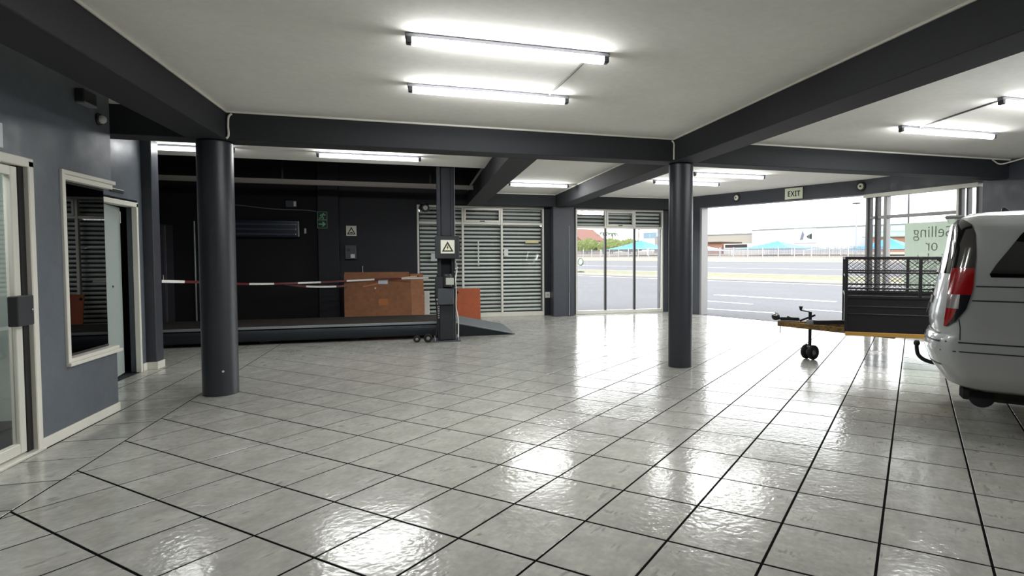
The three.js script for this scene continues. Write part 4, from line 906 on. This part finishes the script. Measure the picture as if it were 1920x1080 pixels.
  mb().tube([[0.30, 0.47, 0], [0.12, 0.475, 0], [0.0, 0.50, 0], [-0.055, 0.545, 0], [-0.07, 0.60, 0], [-0.072, 0.645, 0]], 0.019, 14, 40).build('neck', M.blackMetal, tow);
  mb().sphere(-0.072, 0.662, 0, 0.03).build('ball', M.blackMetal, tow);
  mb().box(0.3, 4.3, 0.30, 0.42, -0.72, 0.72, 0.03).build('underbody', M.rubber, t);
  mb().lathe([[0, 0], [0.09, 0], [0.1, 0.02], [0.1, 0.4], [0.09, 0.42], [0, 0.42]], [0.46, 0.345, 0.30], [0, 0, 1], 24).build('silencer', M.blackMetal, t);
  for (const x of [1.3, 3.8]) for (const s of [1, -1]) {
    const arch = mb(); arch.lathe([[0, 0], [0.40, 0], [0.41, 0.004], [0, 0.004]], [0, 0, 0], [0, 0, 1], 40);
    const a = arch.build('wheel_arch', M.rubber, t); a.position.set(x, 0.36, s * 0.935 - (s < 0 ? 0.004 : 0)); a.scale.y = 1.0;
    const w = new THREE.Group(); w.name = 'wheel'; w.position.set(x, 0.32, s * 0.845); t.add(w);
    mb().lathe([[0.2, -0.105], [0.29, -0.105], [0.315, -0.08], [0.32, 0], [0.315, 0.08], [0.29, 0.105], [0.2, 0.105]], [0, 0, 0], [0, 0, 1], 40).build('tyre', M.rubber, w);
    mb().lathe([[0, 0.07], [0.06, 0.075], [0.07, 0.05], [0.17, 0.06], [0.2, 0.09], [0.2, -0.09], [0, -0.09]].map(([r, y]) => [r, y]), [0, 0, 0], [0, 0, s], 32).build('rim', M.steel, w);
  }
  for (const s of [1, -1]) { mesh('headlamp', patch([[0.80, 4.40, 4.62], [0.95, 4.22, 4.5]], 0.006, s, 8, 5), M.lampClear, t); mb().box(3.25, 3.38, 1.12, 1.32, s * 0.98 - 0.08, s * 0.98 + 0.08, 0.03).build('wing_mirror', M.silver, t); }
  { const tr = [], P = [1.13, 1.25, 1.4, 1.55, 1.68, 1.77].map((y) => Array.from({ length: 21 }, (_, i) => { const w = lerp(-0.62, 0.62, i / 20), a = Math.abs(w) * Math.PI / 2; return V(interp(FF, y) - FD * (1 - Math.cos(a) ** (2 / pw)) + 0.006, y, Math.sign(w) * interp(HW, y) * Math.sin(a) ** (2 / pw)); }));
    for (let j = 0; j < 5; j++) for (let i = 0; i < 20; i++) tr.push(P[j][i], P[j + 1][i + 1], P[j][i + 1], P[j][i], P[j + 1][i], P[j + 1][i + 1]);
    mesh('windscreen', smoothNormals(triGeo(tr)), M.darkGlass, t); }
}

// ---------------------------------------------------------------- utility trailer
{
  const t = thing('utility_trailer', 'black mesh sided utility trailer on its jockey wheel', 'trailer', [5.897, 0, -7.16], 2.478);
  const W = 0.66, y0 = 0.50, y1 = 0.97, y2 = 1.51, L = -2.2;
  mb().box(L, 0, y0 - 0.01, y0 + 0.02, -W, W, 0.003).build('floor_sheet', M.trailerBlack, t);
  const side = (z, nm) => {
    const s = new THREE.Group(); s.name = nm; s.position.z = z; t.add(s);
    const o = z < 0 ? -1 : 1;
    mb().box(L, 0, y0, y1, -0.004, 0.004, 0.001).build('sheet', M.trailerBlack, s);
    mb().bar([L, y0 + 0.34, o * 0.006], [0, y0 + 0.34, o * 0.006], 0.012, 0.02, 0.003).bar([L, y0 + 0.24, o * 0.006], [0, y0 + 0.24, o * 0.006], 0.012, 0.014, 0.003).build('pressing', M.trailerBlack, s);
    mb().box(L, 0, y1 - 0.02, y1 + 0.02, -0.018, 0.018, 0.004).build('rail', M.trailerBlack, s);
    for (const y of [1.085, 1.295]) mb().bar([-1.52, y, 0], [-0.02, y, 0], 0.022, 0.022, 0.004).build('rail', M.trailerBlack, s);
    mb().bar([-1.27, y2 - 0.02, 0], [0.02, y2 - 0.02, 0], 0.036, 0.04, 0.005).build('top_rail', M.trailerBlack, s);
    mb().bar([-1.25, y2 - 0.02, 0], [-1.55, 1.30, 0], 0.036, 0.036, 0.005).bar([-1.55, 1.31, 0], [-1.55, y1, 0], 0.036, 0.036, 0.005).build('sloping_rail', M.trailerBlack, s);
    for (const x of [0, -0.885]) mb().box(x - 0.02, x + 0.02, x ? y1 : y0, y2 - 0.01, -0.02, 0.02, 0.004).build('upright', M.trailerBlack, s);
    const m = mb(), step = 0.066;                                // expanded metal mesh
    for (const dir of [1, -1]) for (let c = -2.4; c < 2.4; c += step) {
      const xA = -1.27, xB = -0.02; let a = xA, b = xB; const yAt = (x) => y1 + 0.27 + dir * (x + 0.65) * 0.8 + c * 0.8;
      const lo = y1 + 0.015, hi = y2 - 0.035, inv = (y) => (y - y1 - 0.27 - c * 0.8) / (dir * 0.8) - 0.65;
      a = Math.max(a, Math.min(inv(lo), inv(hi))); b = Math.min(b, Math.max(inv(lo), inv(hi)));
      if (b - a > 0.02) m.bar([a, yAt(a), dir * 0.002], [b, yAt(b), dir * 0.002], 0.003, 0.005, 0);
    }
    m.build('wire_mesh', M.blackMetal, s).userData.kind = 'stuff';
    mb().box(L, 0.01, y0 - 0.055, y0 - 0.002, -0.02, 0.02, 0.004).build('bottom_rail', M.ochre, s);
  };
  side(-W, 'side_panel'); side(W, 'side_panel');
  const end = (x, nm) => {
    const s = new THREE.Group(); s.name = nm; s.position.x = x; t.add(s);
    mb().box(-0.004, 0.004, y0, y1, -W + 0.005, W - 0.005, 0.001).build('sheet', M.trailerBlack, s);
    mb().box(-0.018, 0.018, y1 - 0.02, y1 + 0.02, -W + 0.02, W - 0.02, 0.004).box(-0.018, 0.018, y2 - 0.04, y2, -W + 0.02, W - 0.02, 0.004).build('rail', M.trailerBlack, s);
    mb().box(-0.012, 0.012, 1.22, 1.25, -W + 0.02, W - 0.02, 0.003).build('rail', M.trailerBlack, s);
  };
  end(-0.004, 'front_panel');
  mb().box(L - 0.02, L + 0.02, y0, y1 + 0.02, -W, W, 0.004).build('tail_gate', M.trailerBlack, t);
  for (const s of [-1, 1]) {
    mb().bar([0.93, 0.505, s * 0.03], [-0.62, 0.445, s * 0.50], 0.05, 0.075, 0.006).build('draw_bar', M.rust, t);
    const w = new THREE.Group(); w.name = 'wheel'; w.position.set(-1.62, 0.29, s * 0.74); t.add(w);
    mb().lathe([[0.17, -0.075], [0.26, -0.075], [0.285, -0.05], [0.29, 0], [0.285, 0.05], [0.26, 0.075], [0.17, 0.075]], [0, 0, 0], [0, 0, 1], 36).build('tyre', M.rubber, w);
    mb().lathe([[0, 0.03], [0.05, 0.03], [0.06, 0.01], [0.14, 0.02], [0.17, 0.05], [0.17, -0.05], [0, -0.05]], [0, 0, 0], [0, 0, s], 28).build('rim', M.galv, w);
    const guard = []; for (let k = 0; k <= 12; k++) { const a = Math.PI * k / 12; guard.push([Math.cos(a) * 0.36, Math.sin(a) * 0.34]); } for (let k = 12; k >= 0; k--) { const a = Math.PI * k / 12; guard.push([Math.cos(a) * 0.354, Math.sin(a) * 0.334]); }
    mb().profileZ(guard, -0.1, 0.1).build('mudguard', M.trailerBlack, t).position.set(-1.62, 0.30, s * 0.72);
  }
  mb().cyl([-1.62, 0.29, -0.66], [-1.62, 0.29, 0.66], 0.025, 0.025, 14).box(-1.66, -1.58, 0.29, y0 - 0.01, -0.45, -0.41, 0.004).box(-1.66, -1.58, 0.29, y0 - 0.01, 0.41, 0.45, 0.004).build('axle', M.blackMetal, t);
  // coupling head, hand brake and jockey wheel on the tongue
  const c = new THREE.Group(); c.name = 'coupling'; t.add(c);
  mb().box(0.62, 0.90, 0.55, 0.60, -0.035, 0.035, 0.012).bar([0.90, 0.575, 0], [0.96, 0.60, 0], 0.07, 0.05, 0.012).build('coupling_arm', M.blackMetal, c);
  mb().sphere(0.965, 0.605, 0, 0.062, 1, 0.95, 1, 24).build('coupling_head', M.blackMetal, c);
  mb().sphere(0.965, 0.63, -0.02, 0.045, 1, 0.6, 1, 18).build('coupling_cap', M.chrome, c);
  mb().bar([0.80, 0.61, 0], [0.64, 0.56, 0], 0.02, 0.02, 0.004).bar([0.62, 0.55, 0], [0.40, 0.645, 0], 0.02, 0.028, 0.004).build('brake_lever', M.blackMetal, c);
  mb().tube([[0.90, 0.54, -0.03], [0.895, 0.45, -0.035], [0.90, 0.36, -0.03]], 0.007, 8).build('safety_chain', M.steel, c);
  mb().bar([0.42, 0.55, -0.16], [0.0, 0.575, -0.20], 0.04, 0.06, 0.005).build('front_stay', M.blackMetal, t);
  const j = new THREE.Group(); j.name = 'jockey_wheel'; j.position.set(0.47, 0, -0.10); t.add(j);
  const sw = new THREE.Group(); sw.name = 'castor'; sw.rotation.y = 0.9; j.add(sw);
  mb().cyl([0, 0.19, 0], [0, 0.70, 0], 0.024, 0.024, 18).build('stem', M.blackMetal, j);
  mb().box(-0.09, 0.05, 0.515, 0.585, -0.05, 0.05, 0.01).build('clamp', M.galv, j);
  mb().bar([0, 0.695, 0], [0.13, 0.72, -0.02], 0.016, 0.016, 0.003).build('crank', M.blackMetal, j);
  mb().cyl([0.13, 0.715, -0.02], [0.13, 0.78, -0.02], 0.014, 0.03, 14).build('crank_knob', M.blackMetal, j);
  mb().box(-0.03, 0.03, 0.17, 0.20, -0.07, 0.07, 0.005).box(-0.02, 0.02, 0.09, 0.17, -0.02, 0.02, 0.004).build('fork', M.galv, sw);
  for (const z of [-0.06, 0.06]) {
    mb().lathe([[0.05, -0.03], [0.095, -0.03], [0.107, -0.015], [0.108, 0], [0.107, 0.015], [0.095, 0.03], [0.05, 0.03]], [0, 0.108, z], [0, 0, 1], 30).build('tyre', M.rubber, sw);
    mb().lathe([[0, 0.032], [0.02, 0.034], [0.025, 0.022], [0.05, 0.026], [0.05, -0.026], [0, -0.026]], [0, 0.108, z], [0, 0, z < 0 ? -1 : 1], 24).build('rim', M.galv, sw);
  }
}

// ---------------------------------------------------------------- street outside (s runs along the front, n outwards)
const ON = [0.909, -0.417], OD = [-0.417, -0.909], O0 = [6.86, -13.94], OTURN = -1.1406;   // local x = -s, local z = -n
const out = (s, n, y = 0) => [O0[0] + OD[0] * s + ON[0] * n, y, O0[1] + OD[1] * s + ON[1] * n];
const GROUND = [[-14, -0.1], [0, -0.004], [17, 0.12], [23.4, 0.165], [60, 0.73], [75, 1.22], [100, 1.9], [300, 5.5]];
const gy = (n) => interp(GROUND, n);
{
  const strip = (name, n0, n1, dy, mat, label, s0 = -90, s1 = 330) => {
    const g = structure(name); g.position.set(...out(0, 0)); g.rotation.y = OTURN; if (label) tag(g, label);
    const cuts = [n0, ...GROUND.map(([n]) => n).filter((n) => n > n0 && n < n1), n1], top = cuts.map((n) => [-n, gy(n) + dy]);
    mb().profileX([...top, [-n1, gy(n1) - 0.6], [-n0, gy(n0) - 0.6]].map(([z, y]) => [z, y]), -s1, -s0).build('surface', mat, g);
    return g;
  };
  strip('ground_road', -14, 17, 0, M.asphalt, 'pale grey asphalt of the near carriageway');
  strip('ground_median', 17, 23.4, 0.13, M.grass, 'dry grass strip between the carriageways');
  strip('ground_far_road', 23.4, 60, 0, M.asphalt, 'pale grey asphalt of the far carriageway');
  strip('ground_verge', 60, 75, 0.14, M.sand, 'sandy verge in front of the far fence');
  strip('ground_lot', 75, 300, 0.1, M.sand, 'sandy ground of the lot behind the fence');
  const kerb = (n, s0, s1) => { const k = structure('ground_kerb'); k.position.set(...out(0, n, gy(n))); k.rotation.y = OTURN; mb().box(-s1, -s0, 0, 0.15, -0.1, 0.1, 0.01).build('kerb_stone', M.kerb, k); };
  kerb(16.95, -90, 330); kerb(23.45, -90, 330); kerb(60, -90, 330);
  const mark = (label, s0, s1, n, w = 0.14, tilt = 0) => {
    const L = Math.abs(s1 - s0), sm = (s0 + s1) / 2, o = mb().box(-L / 2, L / 2, 0.0, 0.006, -w / 2, w / 2).build('road_marking', M.line);
    o.position.set(...out(sm, n, gy(n) + 0.001)); o.rotation.y = OTURN + tilt; tag(o, label, 'road marking', 'painted lines on the carriageways');
  };
  mark('long white lane line in the middle of the near carriageway', -0.6, 4.2, 6.3, 0.26);
  mark('white edge line closest to the driveway opening', -1.2, 1.9, 1.55, 0.13, 0.17);
  mark('short thin white line between the lane line and the edge line', 0.8, 2.6, 3.7, 0.10);
  mark('white line on the road seen above the trailer tongue', -3.4, -1.2, 3.3, 0.10);
  mark('long white lane line on the far carriageway', -60, 200, 37, 0.22);
  mark('thin white edge line beside the dry median', -40, 60, 15.6, 0.12);
}
function outThing(name, label, cat, s, n, group, dy = 0.1) { return thing(name, label, cat, out(s, n, gy(n) + dy), OTURN, group); }
{
  // palisade fence
  const pale = S({ color: 0x5e646e, roughness: 0.6 });
  const S_post = S({ color: 0xa4a8ae, roughness: 0.6 });
  const f = outThing('palisade_fence', 'pale steel palisade fence along the far side of the road', 'fence', 0, 76, null, 0.08);
  const pan = mb(); for (let k = 0; k < 16; k++) pan.box(-1.5 + k * 0.1875, -1.5 + k * 0.1875 + 0.07, 0.05, 1.72, -0.01, 0.01); pan.box(-1.5, 1.5, 0.3, 0.36, -0.03, -0.01).box(-1.5, 1.5, 1.4, 1.46, -0.03, -0.01);
  const pg = pan.geo(), postG = mb().box(-0.07, 0.07, -0.3, 1.85, -0.07, 0.07, 0.01).geo();
  for (let k = 0; k < 48; k++) { const a = mesh('fence_panel', pg, pale, f); a.position.x = -(28 + k * 3); a.userData.kind = 'stuff'; const b = mesh('post', postG, S_post, f); b.position.x = -(26.5 + k * 3); }
  // shade canopies
  const canopy = (label, s, n, w, d, eave, peak, mat) => {
    const t = outThing('shade_canopy', label, 'canopy', s, n, 'shade canopies behind the fence'), tr = [], N = 16, base = gy(n) + 0.1;
    const P = (i, j) => { const u = i / N * 2 - 1, v = j / N * 2 - 1, r = Math.max(Math.abs(u), Math.abs(v)), q = (1 - r) ** 1.35; return V(u * w / 2, eave - base + (peak - eave) * q - 0.22 * (1 - Math.abs(u * v)) * (r > 0.99 ? 0 : 0.3), v * d / 2); };
    for (let i = 0; i < N; i++) for (let j = 0; j < N; j++) tr.push(P(i, j), P(i + 1, j + 1), P(i + 1, j), P(i, j), P(i, j + 1), P(i + 1, j + 1));
    const m = mesh('cloth', triGeo(tr), mat, t); m.material.side = THREE.DoubleSide;
    for (const x of [-1, 1]) for (const z of [-1, 1]) mb().cyl([x * (w / 2 - 0.1), 0, z * (d / 2 - 0.1)], [x * (w / 2 - 0.1), eave - base, z * (d / 2 - 0.1)], 0.09, 0.09, 8).build('pole', M.white, t);
    return t;
  };
  canopy('large blue shade canopy in the middle of the driveway view', 54.6, 92, 13.5, 12, 3.0, 4.7, M.tarpBlue);
  canopy('pale blue shade canopy at the left end of the driveway view', 72.5, 92, 9, 10, 2.8, 4.0, M.tarpPale);
  canopy('white shade canopy right of the large blue one', 42.6, 92, 7.2, 10, 2.75, 4.2, M.tarpPale);
  canopy('blue shade canopy seen through the mullions beside the poster', 32.2, 90, 11.5, 11, 2.7, 4.75, M.tarpBlue);
  canopy('blue shade canopy seen through the clear back window', 92.5, 92, 16, 12, 3.3, 5.7, M.tarpBlue);
  // buildings
  const facade = (name, label, s0, s1, n, y1, mat, depth = 14) => {
    const sm = (s0 + s1) / 2, t = outThing(name, label, 'building', sm, n, null, 0), L = s1 - s0, b = gy(n);
    mb().box(-L / 2, L / 2, -0.4, y1 - b, -depth, 0, 0.05).build('wall', mat, t);
    return t;
  };
  const palewall = S({ color: 0xa0a3aa, roughness: 0.8 }), beige = S({ color: 0x8f8a82, roughness: 0.85 }), roofGrey = S({ color: 0x6d7474, roughness: 0.7 }), pink = S({ color: 0x8f6a5a, roughness: 0.85 });
  const b1 = facade('warehouse', 'long white warehouse with a triangle logo behind the canopies', 40, 93, 140, 9.35, palewall, 25);
  mb().box(-26.5, 26.5, 0, 0.35, -25.1, 0.1, 0.05).build('parapet', roofGrey, b1).position.y = 9.3 - gy(140);
  mb().box(-3.3, 3.3, 0, 4.0, 0, 0.15, 0.02).build('logo_panel', S({ color: 0xc6c9d0, roughness: 0.7 }), b1).position.set(66.5 - 75.6, 5.3 - gy(140), 0);
  { const lg = new THREE.Group(); lg.name = 'logo'; lg.position.set(66.5 - 75.6, 5.3 - gy(140), 0.15); b1.add(lg);
    const prism = (pts, mat, nm) => mb().profileZ(pts, 0, 0.08).build(nm, mat, lg);
    prism([[-1.5, 0.9], [-0.6, 0.9], [-0.2, 2.4], [-0.7, 3.4]], S({ color: 0x5a626e, roughness: 0.7 }), 'logo_triangle');
    prism([[0.5, 1.8], [1.2, 2.3], [1.2, 1.1]], S({ color: 0x1d2a24, roughness: 0.7 }), 'logo_mark');
    prism([[1.35, 2.3], [2.1, 2.6], [2.1, 1.0], [1.35, 1.2]], S({ color: 0x1d2a24, roughness: 0.7 }), 'logo_mark'); }
  const b2 = facade('flat_building', 'beige flat roofed building at the left of the driveway view', 93.5, 135, 142, 8.5, beige, 20);
  mb().box(-20.9, 20.9, 0, 0.4, -20.1, 0.15, 0.05).build('parapet', roofGrey, b2).position.y = 8.35 - gy(142);
  const b3 = facade('low_shop', 'low brick pink shop with a brown roof edge behind the fence', 81.5, 100, 110, 5.0, pink, 8);
  mb().box(-9.6, 9.6, 0, 0.35, -8.2, 0.9, 0.05).build('roof', S({ color: 0x3c2c22, roughness: 0.8 }), b3).position.y = 4.95 - gy(110);
  mb().box(-5.2, -3.2, 0, 0.6, 0, 0.06, 0.02).build('window', M.blackMetal, b3).position.y = 3.5 - gy(110);
  const b4 = facade('open_shed', 'low white shed with a dark open front beside the pink shop', 72.8, 81, 110, 4.7, S({ color: 0xb0aca6, roughness: 0.8 }), 8);
  mb().box(-3.6, 2.9, 0, 0.75, 0, 0.08, 0.02).build('opening', M.blackMetal, b4).position.y = 3.75 - gy(110);
  const b5 = facade('green_roof_house', 'pink building with a pale green roof seen beside the poster', 36, 56, 134, 6.4, pink, 14);
  { const h = 10.6; mb().profileX([[0.6, 0], [-6.5, 1.5], [-14.4, 0], [-14.4, -0.25], [-6.5, 1.25], [0.6, -0.25]], -h, h).build('roof', S({ color: 0x70887c, roughness: 0.7 }), b5).position.y = 6.4 - gy(134); }
  const b6 = facade('gable_house', 'pink gabled house at the left edge of the clear back window', 160.8, 176, 130, 7.5, S({ color: 0xa08c84, roughness: 0.85 }), 12);
  mb().profileZ([[-7.8, 0], [7.8, 0], [7.8, 0.3], [-0.2, 5.0], [-7.8, 0.3]], -12, 0.3).build('roof', S({ color: 0x704c42, roughness: 0.8 }), b6).position.y = 7.4 - gy(130);
  const boardSign = outThing('roadside_board', 'pale blue roadside board on a pole through the back window', 'board', 125.7, 130);
  mb().cyl([0, 0, 0], [0, 6.5, 0], 0.14, 0.14, 10).build('pole', M.galv, boardSign);
  mb().box(-3, 3, 0, 2.0, -0.1, 0.1, 0.03).build('panel', S({ color: 0x6d8494, roughness: 0.6 }), boardSign).position.y = 7.4 - gy(130);
  // masts and lamps
  const mast = outThing('light_mast', 'tall thin light mast with a ring head above the warehouse', 'mast', 44.4, 104);
  mb().cyl([0, 0, 0], [0, 10.0, 0], 0.16, 0.09, 10).build('pole', S({ color: 0x8d9298, roughness: 0.6 }), mast);
  mb().lathe([[0, 0.15], [0.7, 0.11], [0.85, 0], [0.7, -0.09], [0, -0.11]], [0, 10.0, 0], [0, 1, 0], 24).build('ring_head', S({ color: 0x4a525a, roughness: 0.6 }), mast);
  const lamp = outThing('street_lamp', 'dark street lamp pole beyond the glazed bay', 'street lamp', 10.1, 40);
  mb().cyl([0, 0, 0], [0, 9.0, 0], 0.09, 0.06, 12).build('pole', S({ color: 0x34383c, roughness: 0.6 }), lamp);
  mb().tube([[0, 9.0, 0], [0.3, 9.3, 0], [1.2, 9.45, 0]], 0.04, 8, 16).build('arm', M.galv, lamp);
  mb().box(1.1, 1.8, 9.4, 9.5, -0.12, 0.12, 0.03).build('head', M.galv, lamp);
  const lamp2 = outThing('street_lamp', 'low curved street lamp arm above the poster', 'street lamp', 7.4, 44);
  mb().cyl([0, 0, 0], [0, 4.0, 0], 0.06, 0.05, 10).tube([[0, 4.0, 0], [-0.3, 4.35, 0], [-0.9, 4.4, 0], [-1.5, 4.15, 0]], 0.04, 8, 20).build('pole', M.galv, lamp2);
  mb().box(-0.2, 0.2, 4.0, 4.3, -0.1, 0.1, 0.03).build('head', M.blackMetal, lamp2);
  const pole = outThing('utility_pole', 'dark leaning utility pole through the clear back window', 'pole', 113.2, 112);
  mb().cyl([-0.4, 0, 0], [0.3, 8.2, 0], 0.2, 0.14, 10).build('shaft', M.trunk, pole);
  mb().box(-0.9, 1.4, 7.2, 7.4, -0.1, 0.1, 0.02).build('cross_arm', M.trunk, pole);
  const rs = outThing('road_sign', 'small round road sign on a dark foot at the left of the clear back window', 'sign', 26.7, 18.2, null, 0.13);
  mb().lathe([[0, 0.10], [0.20, 0.09], [0.34, 0.02], [0.36, 0], [0, 0]], [0, 0, 0], [0, 1, 0], 20).build('foot', M.rubber, rs);
  mb().cyl([0, 0.1, 0], [0, 0.62, 0], 0.04, 0.04, 10).build('pole', M.galv, rs);
  mb().add(new THREE.TorusGeometry(0.27, 0.06, 10, 28), new THREE.Matrix4().makeTranslation(0, 0.86, 0)).build('rim', S({ color: 0x5d7060, roughness: 0.6 }), rs);
  mb().lathe([[0, 0.02], [0.26, 0.02], [0.26, -0.02], [0, -0.02]], [0, 0.86, 0], [0, 0, 1], 24).build('disc', M.white, rs);
  // bushes and palms
  const blob = (r, sd) => { const g = new THREE.IcosahedronGeometry(r, 4), p = g.attributes.position, q = V(); const nz = tileNoise(8, sd), n2 = tileNoise(32, sd + 3);
    for (let i = 0; i < p.count; i++) { q.fromBufferAttribute(p, i); const a = Math.atan2(q.z, q.x) / (2 * Math.PI) + 0.5, b = Math.acos(clamp(q.y / q.length(), -1, 1)) / Math.PI; q.multiplyScalar(0.72 + 0.36 * nz(a, b) + 0.22 * n2(a, b)); p.setXYZ(i, q.x, Math.max(q.y, -r * 0.5), q.z); }
    g.computeVertexNormals(); return g; };
  const bush = (label, s, n, w, h, sd) => { const t = outThing('bush', label, 'bush', s, n, 'bushes behind the canopies'), m = mb();
    for (let k = 0; k < 5; k++) { const u = (k - 2) / 2.4; m.add(blob(1, sd + k * 7), new THREE.Matrix4().makeScale(w * 0.24, h * (0.52 - 0.12 * Math.abs(u)), 2.0).setPosition(u * w / 2, h * 0.38, 0)); }
    m.build('foliage', M.leaf, t); mb().cyl([0, -0.2, 0], [0, h * 0.4, 0], 0.2, 0.14, 8).build('stem', M.trunk, t); };
  bush('broad green bush right of the pink gabled house', 155.5, 128, 8, 6.4, 5);
  bush('green bush behind the middle pane of the back window', 143.0, 128, 9, 6.0, 55);
  bush('green bush half hidden by the far blue canopy', 131, 126, 7, 5.6, 105);
  const palm = (label, s, n, h) => { const t = outThing('palm_tree', label, 'palm tree', s, n, 'palm trees behind the bushes');
    mb().tube([[0, 0, 0], [0.1, h * 0.5, 0], [0.25, h, 0]], 0.2, 8, 12).build('trunk', M.trunk, t);
    for (let k = 0; k < 11; k++) { const a = k / 11 * Math.PI * 2 + 0.3, tr = [], c = Math.cos(a), sn = Math.sin(a), pt = (u, w) => { const r = u * 2.6; return V(0.25 + c * r - sn * w, h + 0.7 * Math.sin(u * 2.3) - 1.5 * u * u, sn * r + c * w); };
      for (let i = 0; i < 6; i++) { const u0 = i / 6, u1 = (i + 1) / 6, w0 = 0.42 * Math.sin(Math.PI * (0.12 + 0.86 * u0)), w1 = 0.42 * Math.sin(Math.PI * (0.12 + 0.86 * u1)); for (const z of [-1, 1]) { const A = pt(u0, 0), B = pt(u1, 0), Cc = pt(u1, z * w1).add(V(0, -0.15, 0)), D = pt(u0, z * w0).add(V(0, -0.15, 0)); tr.push(A, B, Cc, A, Cc, D); } }
      mesh('frond', triGeo(tr), palmLeaf, t); } };
  const palmLeaf = S({ color: 0x4a5744, roughness: 0.9, side: THREE.DoubleSide });
  palm('taller palm tree left of the window mullion', 151, 132, 7.6);
  palm('palm tree just right of the window mullion', 146.3, 132, 7.2);
}

// ---------------------------------------------------------------- hand over
scene.traverse((o) => { if (o.isMesh) { o.castShadow = true; o.receiveShadow = true; } });
renderer.render(scene, camera);
